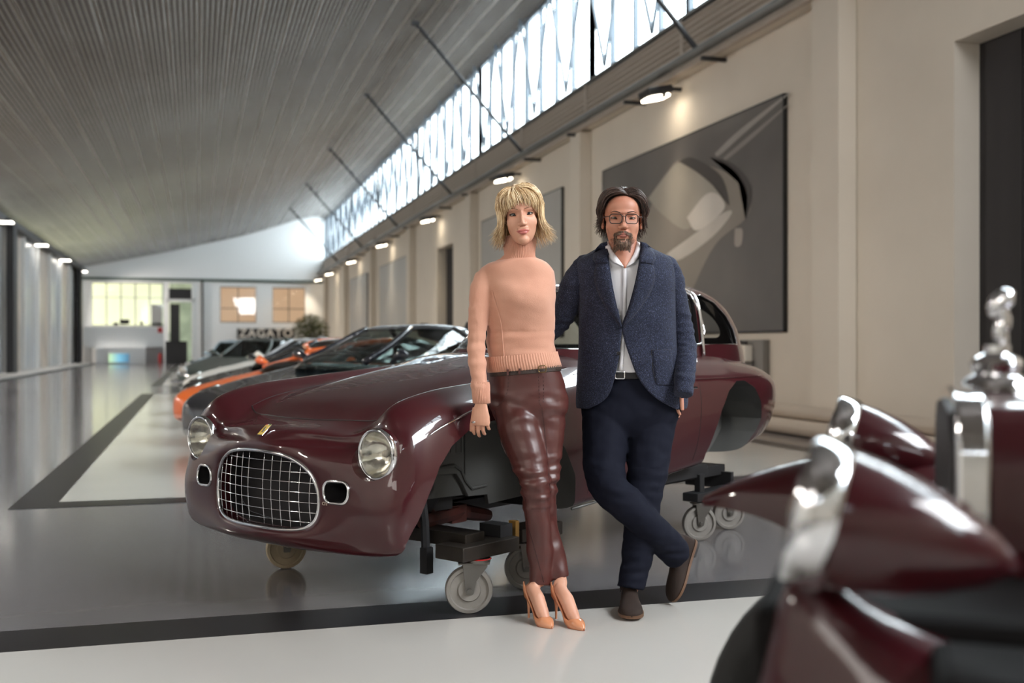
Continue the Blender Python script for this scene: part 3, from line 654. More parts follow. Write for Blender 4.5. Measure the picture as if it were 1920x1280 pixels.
c1 = MB().use(M_dark); c1.prism(sideq, -1, 1); c2 = MB().use(M_dark); c2.prism(sidew, -1, 1)
c3 = MB().use(M_dark); c3.prism([(-.52, 1.10), (-.50, 1.16), (-.45, 1.30), (-.38, 1.39), (0, 1.43), (.38, 1.39), (.45, 1.30), (.50, 1.16), (.52, 1.10)], -1.0, 1.0, Matrix.Translation((1.2, 0, 0)) @ Matrix.Rotation(PI / 2, 4, 'Z') @ Matrix.Scale(-1, 4, (0, 1, 0)))
c4 = MB().use(M_dark); c4.prism([(x, z + 1.27) for x, z in rrect(.62, .2, .09)], -.7, .7, Matrix.Translation((3.4, 0, 0)) @ Matrix.Rotation(PI / 2, 4, 'Z') @ Matrix.Scale(-1, 4, (0, 1, 0)))
boolean(cabin, [inner, solid(c1), solid(c2), solid(c3), solid(c4)])
cabin.parent = car
cabin.data.polygons.foreach_set('use_smooth', [True] * len(cabin.data.polygons)); cabin.data.set_sharp_from_angle(angle=R(35))
cb_bvh = BVHTree.FromPolygons([p for p in [Vector(x) for x in cabin_mesh(0, 0, M_dark).v]], cabin_mesh(0, 0, M_dark).f)
def cside(q, z, s, off=0.):
    h = cb_bvh.ray_cast(Vector((q, s * 2, z)), Vector((0, -s, 0))); return h[0] + Vector((0, s * off, 0))
def cfront(t, z, off=0.):
    h = cb_bvh.ray_cast(Vector((0, t, z)), Vector((1, 0, 0))); return h[0] - Vector((off, 0, 0))
for s in (-1, 1):
    for poly_, nm in ((sideq, 'side_window'), (sidew, 'quarter_window')):
        pp_ = catmull([(x, z) for x, z in poly_] + [poly_[0]], 3)[:-1] if nm == 'side_window' else np.array(poly_)
        pts = [cside(x, z, s, .003) for x, z in pp_]
        part(nm + '_frame', MB().use(M_chrome).tube(pts, .009 if nm == 'side_window' else .004, 6, closed=True), car, smooth=True, label='chrome window frame')
        c_ = sum(pts, Vector()) / len(pts); gp_ = [p + Vector((0, -s * .012, 0)) for p in pts]
        b = MB().use(M_carglass); b.add(gp_ + [c_ + Vector((0, -s * .006, 0))], [(i, (i + 1) % len(gp_), len(gp_)) for i in range(len(gp_))]); part(nm, b, car, fix=False)
    pts = [cside(2.5, z, s, .012) for z in (1.06, 1.15, 1.25, 1.34, 1.40)] + [cside(2.47, 1.435, s, .012), cside(2.40, 1.455, s, .012), cside(2.2, 1.462, s, .012)]
    part('door_pillar_strip', MB().use(M_chrome).tube(catmull([tuple(p) for p in pts], 3), .010, 8), car, smooth=True, label='bright chrome window pillar')
ws = [(-.52, 1.10), (-.50, 1.16), (-.45, 1.30), (-.38, 1.39), (-.2, 1.42), (0, 1.43), (.2, 1.42), (.38, 1.39), (.45, 1.30), (.50, 1.16), (.52, 1.10), (.3, 1.10), (0, 1.10), (-.3, 1.10)]
wp = [cfront(t, z, .004) for t, z in ws]
part('windscreen_frame', MB().use(M_chrome).tube(wp, .008, 6, closed=True), car, smooth=True, label='chrome windscreen frame')
b = MB().use(M_carglass)
gv = []; nn_ = 14; mm_ = 8
for i in range(nn_ + 1):
    for j in range(mm_ + 1):
        z = 1.10 + .32 * j / mm_; w_ = np.interp(z, [1.10, 1.16, 1.30, 1.39, 1.43], [.52, .50, .45, .38, .2]); t = -w_ + 2 * w_ * i / nn_; gv.append(cfront(t, z, -.004))
b.add(gv, grid_faces(nn_ + 1, mm_ + 1)); part('windscreen', b, car, smooth=True, fix=False)
part('steering_wheel', MB().use(M_dark).tube([Vector((1.95, -.3, 1.02)) + Vector((.07 * math.sin(a), .18 * math.cos(a), .17 * math.sin(a))) for a in np.linspace(0, 2 * PI, 25)[:-1]], .01, 6, closed=True), car, smooth=True)
# inner structure seen through the front arch
ip = empty('inner_wing', parent=car)
b = MB().use(M_well)
for s in (-1, 1):
    b.prism([(.30, .44), (.30, .72), (.55, .79), (.85, .78), (1.02, .70), (1.13, .56), (1.13, .40), (.80, .385), (.79, .43), (.66, .435), (.62, .50), (.58, .545), (.42, .55), (.36, .50)], s * .47 - .012, s * .47 + .012)
part('inner_panel', b, ip, bevel=.003)
b = MB().use(M_well)
for k in range(7): b.box(.40 + k * .035, .412 + k * .035, -.485, -.482, .64, .76)
b.box(.63, .645, -.49, -.48, .52, .77); b.tube([(.36, -.486, .575), (.56, -.486, .585), (.61, -.486, .56), (.635, -.486, .51), (.68, -.486, .47), (.78, -.486, .475)], .007, 6)
part('panel_ribs', b, ip)
part('brake_drum', MB().use(M_dsteel).lathe([(.001, -.05), (.10, -.05), (.125, -.03), (.125, .03), (.10, .05), (.04, .06), (.001, .06)], 28, Matrix.Translation((.42, -.40, .50)) @ Matrix.Rotation(PI / 2, 4, 'X')), ip, smooth=True, ang=40)
b = MB().use(M_rust); b.tube([(.33, -.46, .47), (.50, -.40, .38), (.72, -.3, .35)], [.026, .022, .03], 8); b.tube([(.35, -.5, .36), (.5, -.42, .345), (.75, -.34, .345), (1.0, -.3, .29)], [.03, .032, .04, .03], 8); b.tube([(.55, -.4, .36), (.52, -.42, .29), (.5, -.43, .27)], .014, 6)
b.box(.66, .76, -.38, -.28, .30, .38)
part('suspension_arm', b, ip, smooth=True, ang=40, label='rusty red suspension arms')
b = MB().use(M_dsteel); b.tube([(.38, -.45, .55), (.34, -.52, .36), (.33, -.54, .18)], .02, 8); b.box(.31, .35, -.56, -.52, .15, .26); b.box(.3, 1.05, .3, .36, .33, .39); b.tube([(.42, -.42, .42), (.42, .42, .42)], .05, 12); b.box(.28, .62, -.42, -.36, .38, .44)
part('cross_member', b, ip, smooth=True, ang=40)
part('side_rail', MB().use(M_steel).box(1.2, 2.3, -.44, -.38, .33, .40), ip)
# wheeled trolley
tr = car_root('steel_trolley', -.99, 4.634, CARZ, label='steel trolley with four grey castor wheels under the maroon car body', cat='trolley')
M_castor = mat('castor_grey', (150, 146, 140), .55, var=(9, (118, 112, 106), .5), bump=(20, .2, .003)); M_zinc = mat('zinc', (120, 118, 114), .35, .85, var=(14, (116, 112, 108), .5)); M_cream2 = mat('castor_cream', (186, 172, 146), .55, var=(9, (160, 142, 116), .5))
def c2l(u, d):                            # photographer frame -> car frame
    du, dd = u + .99, d - 4.634; return (du * .64 + dd * .768, -(du * .768 - dd * .64))
def castor(u, d, steer, m, off=.05, cz=.235):
    x, y = c2l(u, d); c = empty('castor', (x, y, 0), steer, parent=tr)
    Mw = Matrix.Translation((0, 0, .1)) @ Matrix.Rotation(PI / 2, 4, 'X')
    part('wheel', MB().use(m).lathe([(.012, -.022), (.045, -.022), (.05, -.014), (.078, -.012), (.082, -.022), (.096, -.02), (.1, -.01), (.1, .01), (.096, .02), (.082, .022), (.078, .012), (.05, .014), (.045, .022), (.012, .022)], 44, Mw), c, smooth=True, ang=35)
    b = MB().use(M_zinc)
    for s in (-1, 1):
        b.prism([(-.016, .085), (.016, .085), (.03, .14), (.075, .20), (.075, .213), (-.03, .213), (-.02, .14)], s * .03 - .0025, s * .03 + .0025)
    b.box(-.045, .085, -.035, .035, .208, .216)
    part('fork', b, c, bevel=.001)
    part('axle_bolt', MB().use(M_zinc).lathe([(.001, -.045), (.011, -.045), (.011, .045), (.001, .045)], 6, Mw), c)
    part('swivel_plate', MB().use(M_zinc).lathe([(.001, .214), (.05, .214), (.052, .228), (.001, .228)], 20, Matrix.Translation((.04, 0, 0))).use(M_red).lathe([(.05, .226), (.056, .229), (.05, .232)], 20, Matrix.Translation((.04, 0, 0))), c, smooth=True, ang=40)
    return (x, y)
fx = R(-35)
cA = castor(-.18, 4.46, -CARZ + 0.12, M_castor); cB = castor(-1.135, 5.36, -CARZ + .35, M_cream2); cC = castor(1.075, 6.13, -CARZ + .2, M_castor); cD = castor(1.32, 6.50, -CARZ + .2, M_castor)
cE = castor(.065, 4.90, -CARZ + .1, M_castor)
b = MB().use(mat('greasy_steel', (70, 62, 54), .5, .5, var=(7, (44, 40, 38), .5)))
b.box(cA[0] - .10, cA[0] + .26, cA[1] - .06, cA[1] + .10, .232, .292)
b.box(cA[0] - .02, cA[0] + .10, cA[1], 0.62, .27, .33); b.box(cE[0] - .1, cE[0] + .2, cE[1] - .06, cE[1] + .08, .232, .292)
part('front_beam', b, tr, bevel=.004)
part('front_riser', MB().use(M_dsteel).box(cA[0] + .18, cA[0] + .26, cA[1] - .02, cA[1] + .1, .29, .345).use(mat('ochre_bracket', (140, 104, 46), .5)).box(cA[0] + .33, cA[0] + .355, cA[1] + .02, cA[1] + .06, .22, .34), tr)
b = MB().use(M_dsteel); b.box(cC[0] - .1, cC[0] + .5, cC[1] - .05, cC[1] + .05, .232, .28); b.box(cC[0] - .45, cC[0] + .1, cC[1] + .0, cC[1] + .06, .36, .43); b.box(cC[0] - .38, cC[0] + .4, cC[1] + .05, .5, .34, .40); b.box(cC[0] - .02, cC[0] + .03, cC[1] - .02, cC[1] + .02, .26, .38); b.box(cC[0] + .35, cC[0] + .38, cC[1] - .02, cC[1] + .3, .26, .36)
part('rear_beam', b, tr, bevel=.004)
part('long_rail', MB().use(M_dsteel).box(.3, 2.4, -.20, -.14, .30, .36).box(.3, 2.4, .14, .20, .30, .36), tr)
# ------------------------------------------------------------------ other cars in the row
def super_ring(q0, q1, w, z, n=48, ex=3.0):
    c = (q0 + q1) / 2; a = (q1 - q0) / 2; o = []
    for k in range(n):
        th = 2 * PI * k / n; cs, sn = math.cos(th), math.sin(th); r = (abs(cs) ** ex + abs(sn) ** ex) ** (-1 / ex); o.append((c + a * r * cs, w * r * sn, z))
    return o
M_tyre = mat('tyre', (30, 30, 30), .8); M_rim = mat('alloy', (140, 142, 146), .3, .9); M_gdark = glass_mat('tinted_glass', (.16, .19, .19), .10)
M_gmid = glass_mat('clear_tint_glass', (.45, .52, .5), .10)
def coupe(name, L, Wd, hs, hr, paint, paint2, paint3, lowq, roofq, label, u, d, ang, cat='car', glass=None, retro=False, group='parked cars in the row behind the maroon body'):
    """L length, Wd half width, hs shoulder, hr roof height; lowq=(hood start, screen base, roof start, roof end, deck) along the car"""
    r = car_root(name, u, d, ang, label=label, cat=cat, group=group)
    zb = .16; fw, rw = .19 * L, .80 * L
    qs = [0, .02 * L, .07 * L, .14 * L, fw, .28 * L, .36 * L, .5 * L, .66 * L, rw, .89 * L, .96 * L, .99 * L, L]
    sc = [.05, .55, .82, .93, .98, .97, .96, .97, 1.0, 1.0, .96, .86, .60, .05]
    topz = [hs * .48, hs * .60, hs * .70, hs * .77, hs * .82, hs * .90, hs * .97, hs * 1.0, hs * 1.03, hs * 1.06, hs * 1.04, hs * .98, hs * .85, hs * .7]
    ctr = [hs * .48, hs * .59, hs * .69, hs * .76, hs * .81, hs * .89, hs * .97, hs * 1.0, hs * 1.02, hs * 1.05, hs * 1.05, hs * .98, hs * .85, hs * .7]
    zl = [.42, .26, .2, .18, .17, .17, .17, .17, .17, .18, .22, .30, .42, hs * .65]
    S_ = []
    for q, s, tz, cz, z0 in zip(qs, sc, topz, ctr, zl):
        w = Wd * s; m = z0 + (tz - z0) * .5
        S_.append([(q, 0, z0), (q, w * .6, z0), (q, w * .92, z0 + .02), (q, w * .985, z0 + (tz - z0) * .3), (q, w, m), (q, w * .97, tz - (tz - z0) * .16), (q, w * .86, tz - .01), (q, w * .72, tz), (q, w * .5, (tz + cz) / 2 - (.01 if retro else 0)), (q, w * .25, cz), (q, 0, cz)])
    G_ = catmull(np.array(S_), 5); G_ = np.swapaxes(catmull(np.swapaxes(G_, 0, 1), 3), 0, 1)
    F_ = np.concatenate([G_ * np.array([1, -1, 1]), G_[:, ::-1][:, 1:-1]], axis=1); n1, n2 = F_.shape[:2]
    b = MB().use(paint); b.add([tuple(p) for p in F_.reshape(-1, 3)], [tuple(reversed(q)) for q in grid_faces(n1, n2, True)]); b.f += [tuple(range(n2)), tuple((n1 - 1) * n2 + k for k in range(n2))[::-1]]; b.m += [0, 0]
    body_ = part('body_shell', b)
    wr = .33; cuts = []
    for q in (fw, rw):
        for s in (-1, 1):
            c = MB().use(M_dark); c.lathe([(.001, 0), (wr + .05, 0), (wr + .05, .5), (.001, .5)], 28, Matrix.Translation((q, s * (Wd - .24) if s > 0 else -(Wd + .26), wr)) @ Matrix.Rotation(-PI / 2, 4, 'X')); cuts.append(solid(c))
    boolean(body_, cuts); body_.data.polygons.foreach_set('use_smooth', [True] * len(body_.data.polygons)); body_.data.set_sharp_from_angle(angle=R(35)); body_.parent = r
    sb, r0, r1, dk = lowq
    H_ = hr - hs
    lv_ = [(hs * .93, sb - .12, dk + .1, Wd * .86), (hs + .02, sb, dk, Wd * .83), (hs + H_ * .35, sb + (r0 - sb) * .4, dk - (dk - r1) * .25, Wd * .78), (hs + H_ * .7, sb + (r0 - sb) * .8, dk - (dk - r1) * .62, Wd * .68), (hs + H_ * .9, r0 + .05, r1, Wd * .58), (hs + H_ * .98, r0 + .25, r1 - .25, Wd * .42), (hr, r0 + .5, r1 - .5, Wd * .2)]
    lvv = catmull(lv_, 3)
    b = MB().use(glass or M_gdark); b.rings([[Vector(p) for p in super_ring(a, c, w, z)] for z, a, c, w in lvv if z < hs + H_ * .9]); part('glasshouse', b, r, smooth=True, ang=40, label='dark tinted glass')
    b = MB().use(paint2); b.rings([[Vector(p) for p in super_ring(a - .012, c + .012, w + .006, z + .004)] for z, a, c, w in lvv if z > hs + H_ * .80]); part('roof', b, r, smooth=True, ang=50)
    def cw(q, z, s):
        a, c, w = (np.interp(z, [l[0] for l in lvv], [l[i] for l in lvv]) for i in (1, 2, 3)); m_ = (a + c) / 2; h_ = (c - a) / 2; x = min(1, abs((q - m_) / h_)); return w * (1 - x ** 3) ** (1 / 3)
    for s in (-1, 1):
        for nm, f0, m_, wdt in (('windscreen_pillar', 0, paint2, .035), ('door_pillar', .55, M_black, .03), ('rear_pillar', 1, paint2, .09)):
            pts = []
            for z in np.linspace(hs, hs + H_ * .88, 7):
                a, c = (np.interp(z, [l[0] for l in lvv], [l[i] for l in lvv]) for i in (1, 2)); f = .07 + .86 * f0 if f0 != .55 else .55
                q = a + (c - a) * f; pts.append((q, s * cw(q, z, s), z))
            part(nm, MB().use(m_).tube(pts, wdt, 6), r, smooth=True)
        p = (sb + .35, s * (Wd * .95), hs + .08)
        part('door_mirror', MB().use(paint).tube([(p[0], s * Wd * .8, hs), (p[0] - .02, s * Wd * .9, hs + .05), (p[0] - .03, s * Wd * 1.02, hs + .08), (p[0] - .03, s * Wd * 1.12, hs + .07)], [.02, .03, .06, .02], 8), r, smooth=True)
        q = .07 * L; zc = hs * .62
        pt = [(q + .05 - .0, s * Wd * .60, zc), (q + .1, s * Wd * .74, zc + .04), (q + .3, s * Wd * .86, zc + .12)]
        if retro: part('headlamp', MB().use(M_chrome).lathe([(.105, .02), (.1, -.01), (.08, .0)], 24, Matrix.Translation((.02 * L, s * Wd * .5, hs * .66)) @ Matrix.Rotation(-PI / 2, 4, 'Y')).use(M_refl).lathe([(.085, .0), (.001, .02)], 24, Matrix.Translation((.02 * L, s * Wd * .5, hs * .66)) @ Matrix.Rotation(-PI / 2, 4, 'Y')), r, smooth=True)
        else: part('headlamp', MB().use(M_refl).tube(pt, [.03, .065, .02], 10), r, smooth=True, label='silver slanted headlamp')
    part('front_intake', MB().use(M_black).prism([(x, z + hs * .42) for x, z in rrect(Wd * .9, hs * .25, .07)], .03, .09, Matrix.Translation((.012 * L, 0, 0)) @ Matrix.Rotation(PI / 2, 4, 'Z') @ Matrix.Scale(-1, 4, (0, 1, 0))), r)
    if retro: part('bumper', MB().use(M_chrome).tube([(.25, -Wd * .9, .38), (-.02, -Wd * .7, .38), (-.07, 0, .38), (-.02, Wd * .7, .38), (.25, Wd * .9, .38)], .035, 8), r, smooth=True)
    if paint3:
        for s in (-1, 1):
            pts = []
            for f_ in np.linspace(0, 1, 15):
                q = sb + .1 + (dk - sb - .2) * f_; z = hs + H_ * .9 * math.sin(PI * min(1, max(0, f_))) ** .62
                pts.append((q, s * (cw(q, z, s) + .01), z))
            part('roof_rail', MB().use(paint3).tube(pts, .05, 8, flat=.5), r, smooth=True, label='orange roof rail')
    for q in (fw, rw):
        for s in (-1, 1):
            Mw = Matrix.Translation((q, s * (Wd - .13), wr)) @ Matrix.Rotation(PI / 2, 4, 'X')
            w_ = part('wheel', MB().use(M_tyre).lathe([(.22, -.1), (.30, -.11), (wr, -.08), (wr, .08), (.30, .11), (.22, .1)], 32, Mw).use(M_rim).lathe([(.22, -.09), (.17, -.06), (.05, -.05), (.001, -.06)], 32, Mw).lathe([(.22, .09), (.17, .06), (.05, .05), (.001, .06)], 32, Mw), r, smooth=True, ang=50)
    return r, lvv
M_cblack = mat('black_car_paint', (22, 22, 26), .3, coat=1.0, spec=.1); M_navy = mat('midnight_paint', (26, 28, 36), .3, coat=1.0, spec=.1)
M_orange = mat('orange_paint', (226, 104, 34), .35, coat=.8); M_silver = mat('silver_paint', (190, 192, 196), .3, .3, coat=.8)
M_cwhite = mat('white_car_paint', (222, 218, 210), .35, coat=.8); M_ltblue = mat('pale_blue_paint', (164, 184, 196), .35, coat=.8); M_dgreen = mat('dark_green_paint', (56, 66, 62), .3, coat=1.0)

def ang_(x, y): return math.atan2(y, x)
coupe('sports_car', 4.4, .92, .95, 1.34, M_navy, M_navy, None, (1.30, 2.05, 2.9, 3.95), None, 'black sports car directly behind the maroon vintage body', -2.88, 9.75, ang_(.74, .67), glass=M_gmid)
coupe('sports_car', 4.4, .93, .85, 1.21, M_orange, M_cblack, M_orange, (1.25, 2.0, 2.8, 3.9), None, 'orange and black sports car, second behind the maroon vintage body', -3.66, 12.1, ang_(.68, .73))
coupe('sports_car', 4.3, .92, .86, 1.20, M_cblack, M_cblack, None, (1.25, 2.0, 2.8, 3.9), None, 'low black sports car beyond the orange one', -4.32, 14.5, ang_(.66, .75))
coupe('sports_car', 4.5, .90, .88, 1.25, M_cwhite, M_silver, None, (1.6, 2.2, 2.9, 4.0), None, 'white coupe with silver roof beyond the black cars', -5.0, 16.9, ang_(.62, .78))
coupe('sports_car', 4.4, .88, .90, 1.27, M_dgreen, M_dgreen, None, (1.6, 2.2, 2.9, 4.0), None, 'dark green coupe beyond the white and silver coupe', -6.3, 21.5, ang_(.27, .96), retro=True)
coupe('classic_car', 3.6, .70, .80, 1.28, M_ltblue, M_ltblue, None, (1.2, 1.6, 2.3, 3.0), None, 'small pale blue classic car, farthest of the row of cars', -9.3, 31.5, ang_(.30, .95), retro=True)
coupe('classic_car', 4.2, .80, .86, 1.40, M_dgreen, M_cblack, None, (1.5, 1.95, 2.7, 3.4), None, 'dark classic car almost hidden behind the pale blue one', -9.9, 36.5, ang_(.30, .95), retro=True)

# ------------------------------------------------------------------ out of focus vintage car at the right edge
FA = math.atan2(-.32, .946)               # its length axis, backwards
fg = car_root('prewar_car', .36, 1.25, FA, label='out of focus dark maroon prewar car with chrome radiator at the right edge', cat='car')
M_fpaint = mat('deep_maroon', (52, 15, 20), .3, coat=1.0, spec=.1)
def f2l(u, d): du, dd = u - .36, d - 1.25; return du * .946 - dd * .32, du * .32 + dd * .946
def bullet(name, u, d, z, r_, L, label):
    x, y = f2l(u, d); h = empty('headlamp', (x, y, z), parent=fg); Mx = Matrix.Rotation(R(103), 4, 'Y')
    part('lamp_shell', MB().use(M_fpaint).lathe([(r_ * .97, 0), (r_ * 1.0, .025), (r_ * .95, .065), (r_ * .83, .11), (r_ * .64, .155), (r_ * .4, .195), (r_ * .15, .22), (.002, .228)], 40, Mx), h, smooth=True)
    part('lamp_rim', MB().use(M_chrome).lathe([(r_ * 1.0, .030), (r_ * 1.06, .024), (r_ * 1.08, -.008), (r_ * 1.03, -.018), (r_ * .95, -.016), (r_ * .93, 0)], 40, Mx), h, smooth=True, label='chrome lamp rim')
    part('lens', MB().use(M_lens).lathe([(r_ * .95, -.012), (r_ * .6, -.022), (.001, -.027)], 32, Mx), h, smooth=True)
    part('reflector', MB().use(M_refl).lathe([(r_ * .9, -.008), (r_ * .5, .04), (.001, .06)], 32, Mx), h, smooth=True)
bullet('a', .352, 1.25, .925, .082, .34, '')
bullet('b', .672, 2.2, .925, .085, .34, '')
def wing(u, d, zc, pts, w, nm, lip=.02):   # swept wing: side outline top line points (x,z_top,z_low,halfwidth)
    x0, y0 = f2l(u, d); b = MB().use(M_fpaint); rg_ = []
    for x, zt_, zl_, hw in catmull(pts, 5):
        g = []
        for k in range(13):
            a = PI * k / 12; g.append(Vector((x0 + x, y0 - math.cos(a) * hw, zl_ + (zt_ - zl_) * math.sin(a) ** .6)))
        for k in range(12, -1, -1):
            a = PI * k / 12; g.append(Vector((x0 + x, y0 - math.cos(a) * hw * .9, zl_ + (zt_ - zl_ - .02) * .93 * math.sin(a) ** .6)))
        rg_.append(g)
    b.rings(rg_); return part(nm, b, fg, smooth=True, ang=50)
wing(.70, 2.22, 0, [(-.30, .79, .775, .01), (-.24, .825, .775, .05), (-.15, .862, .76, .09), (-.05, .89, .72, .12), (.05, .90, .70, .14), (.2, .89, .68, .15), (.4, .82, .62, .15), (.58, .66, .50, .15), (.72, .46, .36, .14)], 0, 'far_wing')
wing(.62, 1.22, 0, [(-.33, .70, .66, .02), (-.30, .82, .45, .05), (-.25, .84, .38, .08), (-.15, .79, .42, .13), (.1, .74, .50, .16), (.35, .80, .55, .17), (.6, .66, .45, .17), (.8, .48, .36, .16)], 0, 'near_wing')
def wheel(u, d, nm='wheel'):
    x, y = f2l(u, d); w_ = empty(nm, (x, y, .345), parent=fg); Mw = Matrix.Rotation(PI / 2, 4, 'X')
    part('tyre', MB().use(M_tyre).lathe([(.25, -.05), (.30, -.075), (.335, -.06), (.345, -.03), (.345, .03), (.335, .06), (.30, .075), (.25, .05)], 48, Mw), w_, smooth=True)
    b = MB().use(M_chrome).lathe([(.25, -.05), (.235, -.04), (.235, .04), (.25, .05)], 40, Mw).lathe([(.001, -.09), (.04, -.08), (.05, 0), (.04, .08), (.001, .09)], 20, Mw)
    for k in range(24):
        a = 2 * PI * k / 24; b.tube([(.045 * math.cos(a), -.05 if k % 2 else .05, .045 * math.sin(a)), (.236 * math.cos(a + .15), 0, .236 * math.sin(a + .15))], .0025, 4)
    part('wire_spokes', b, w_, smooth=True, ang=50)
wheel(.735, 2.12); wheel(.64, 1.22)
x, y = f2l(.70, 1.72)
rd = empty('radiator', (x, y, .03), parent=fg)
pr_ = [(-.235, .42), (-.24, .85), (-.22, .97), (-.17, 1.015), (0, 1.03), (.17, 1.015), (.22, .97), (.24, .85), (.235, .42)]
Mr = Matrix.Rotation(PI / 2, 4, 'Z') @ Matrix.Scale(-1, 4, (0, 1, 0))
part('radiator_shell', MB().use(M_chrome).prism(catmull(pr_, 4).tolist(), 0, .045, Mr), rd, smooth=True, ang=30, bevel=.006, label='chrome radiator shell')
part('radiator_core', MB().use(M_black).prism([(a * .9, .42 + (c - .42) * .96) for a, c in pr_], -.006, 0.002, Mr), rd)
part('cap', MB().use(M_chrome).lathe([(.055, 1.02), (.05, 1.035), (.034, 1.045), (.04, 1.06), (.036, 1.07), (.02, 1.078), (.02, 1.09), (.001, 1.09)], 24, Matrix.Translation((.075, 0, 0))), rd, smooth=True, ang=40, label='chrome radiator cap')
part('mascot', MB().use(M_chrome).tube(catmull([(.085, 0, 1.085), (.08, 0, 1.11), (.085, 0, 1.13), (.075, 0, 1.15), (.09, 0, 1.168), (.10, 0, 1.175)], 4), [.008, .009, .011, .012, .012, .012, .013, .012, .012, .013, .014, .016, .016, .017, .017, .016, .016, .012, .01, .006, .003], 10), rd, smooth=True, label='chrome mascot figure')
hp = [(-.235, .42), (-.24, .85), (-.215, .965), (-.165, 1.005), (0, 1.02), (.165, 1.005), (.215, .965), (.24, .85), (.235, .42)]
b = MB().use(M_fpaint); rg_ = []
for q, s_, dz in ((.045, 1.0, 0), (.3, 1.04, .0), (.6, 1.12, .01), (.9, 1.22, .02), (1.2, 1.35, .03)): rg_.append([Vector((q, a * s_, c + dz)) for a, c in catmull(hp, 4)])
b.rings(rg_); part('bonnet', b, rd, smooth=True, ang=50)
part('bonnet_hinge', MB().use(M_chrome).tube([(.08, 0, 1.024), (1.2, 0, 1.055)], .006, 6), rd)
part('dark_filler', MB().use(mat('filler_black', (14, 12, 12), .8, spec=.1)).box(-.08, 1.1, .04, .86, .42, .80).box(.12, 1.1, -.14, .04, .42, .78), fg, bevel=.02)  # black filler boxes, added so the space below the headlamps reads dark
part('chassis', MB().use(M_black).box(x - .1, x + 1.6, y - .3, y - .22, .36, .46).box(x - .1, x + 1.6, y + .22, y + .3, .36, .46).tube([(x - .3, y - .62, .36), (x - .3, y + .5, .36)], .03, 8).box(x - .12, x + 1.2, y - .62, y + .4, .44, .5), fg)
# ------------------------------------------------------------------ people
def remesh(mb, vox, it=6, fac=.5):
    me = mb.mesh(fix=True); o = obj('tmp', me)
    m = o.modifiers.new('r', 'REMESH'); m.mode = 'VOXEL'; m.voxel_size = vox; m.use_smooth_shade = True
    if it: s = o.modifiers.new('s', 'SMOOTH'); s.iterations = it; s.factor = fac
    me2 = bpy.data.meshes.new_from_object(o.evaluated_get(bpy.context.evaluated_depsgraph_get())); bpy.data.objects.remove(o)
    me2.polygons.foreach_set('use_smooth', [True] * len(me2.polygons)); return me2
def wrinkle(me, fn):
    n = len(me.vertices); co = np.empty(n * 3, 'f'); me.vertices.foreach_get('co', co); co = co.reshape(-1, 3)
    no = np.array([v.normal[:] for v in me.vertices]); d = np.array([fn(Vector(p)) for p in co]); co += no * d[:, None]
    me.vertices.foreach_set('co', co.ravel()); me.update(); return me
def nz(p, sx, sy, sz, off=0.0): return noise.noise(Vector((p.x * sx + off, p.y * sy, p.z * sz)))
def setmat(me, *ms):
    me.materials.clear()
    for m in ms: me.materials.append(m)
    me.polygons.foreach_set('material_index', [0] * len(me.polygons)); return me
def join(name, meshes, parent=None, **k):      # [(mesh, Matrix or None)]
    bm = bmesh.new(); mats = []
    for me, M in meshes:
        base = len(bm.faces); me = me.copy()
        if M is not None: me.transform(M)
        bm.from_mesh(me); bm.faces.ensure_lookup_table(); mp = []
        for m in me.materials:
            if m not in mats: mats.append(m)
            mp.append(mats.index(m))
        for f in bm.faces[base:]: f.material_index = mp[f.material_index] if mp else 0
    out = bpy.data.meshes.new(name); bm.to_mesh(out); bm.free()
    for m in mats: out.materials.append(m)
    out.polygons.foreach_set('use_smooth', [True] * len(out.polygons)); return obj(name, out, parent, **k)
def ell(cx, cy, cz, rx, ry, ex=2.3, n=40, front=1.0):
    o = []
    for k in range(n):
        th = 2 * PI * k / n; cs, sn = math.cos(th), math.sin(th); r = (abs(cs) ** ex + abs(sn) ** ex) ** (-1 / ex)
        yy_ = ry * r * sn; o.append(Vector((cx + rx * r * cs, cy + (yy_ * front if yy_ < 0 else yy_), cz)))
    return o
def sphere(mb, c, r, n=14, m=10):
    c = Vector(c); r = (r, r, r) if not isinstance(r, (tuple, list)) else r
    rg_ = [[c + Vector((r[0] * math.sin(PI * (i + .001) / m) * math.cos(2 * PI * k / n), r[1] * math.sin(PI * (i + .001) / m) * math.sin(2 * PI * k / n), -r[2] * math.cos(PI * i / m))) for k in range(n)] for i in range(m + 1)]
    return mb.rings(rg_)
def skin_mat(name, rgb, rgb2):
    m = mat(name, rgb, .5, var=(9, rgb2, .7), bump=(90, .12, .001)); b = m.node_tree.nodes['Principled BSDF']
    b.inputs['Subsurface Weight'].default_value = .12; b.inputs['Subsurface Radius'].default_value = (.02, .008, .005); b.inputs['Subsurface Scale'].default_value = .3; return m
M_skinW = skin_mat('skin_light', (212, 160, 134), (198, 142, 118)); M_skinM = skin_mat('skin_ruddy', (196, 142, 118), (176, 116, 94))
M_lipW = mat('lips_pink', (186, 104, 96), .35); M_lipM = mat('lips_brown', (160, 98, 86), .5)
M_eye = mat('eye_white', (190, 182, 176), .15); M_iris = mat('iris', (44, 56, 60), .1); M_irisM = mat('iris_brown', (66, 50, 38), .1); M_pupil = mat('pupil', (14, 12, 12), .1)
M_lash = mat('lashes', (44, 32, 28), .6); M_browW = mat('brow_light', (136, 100, 72), .7); M_browM = mat('brow_dark', (62, 44, 36), .7)
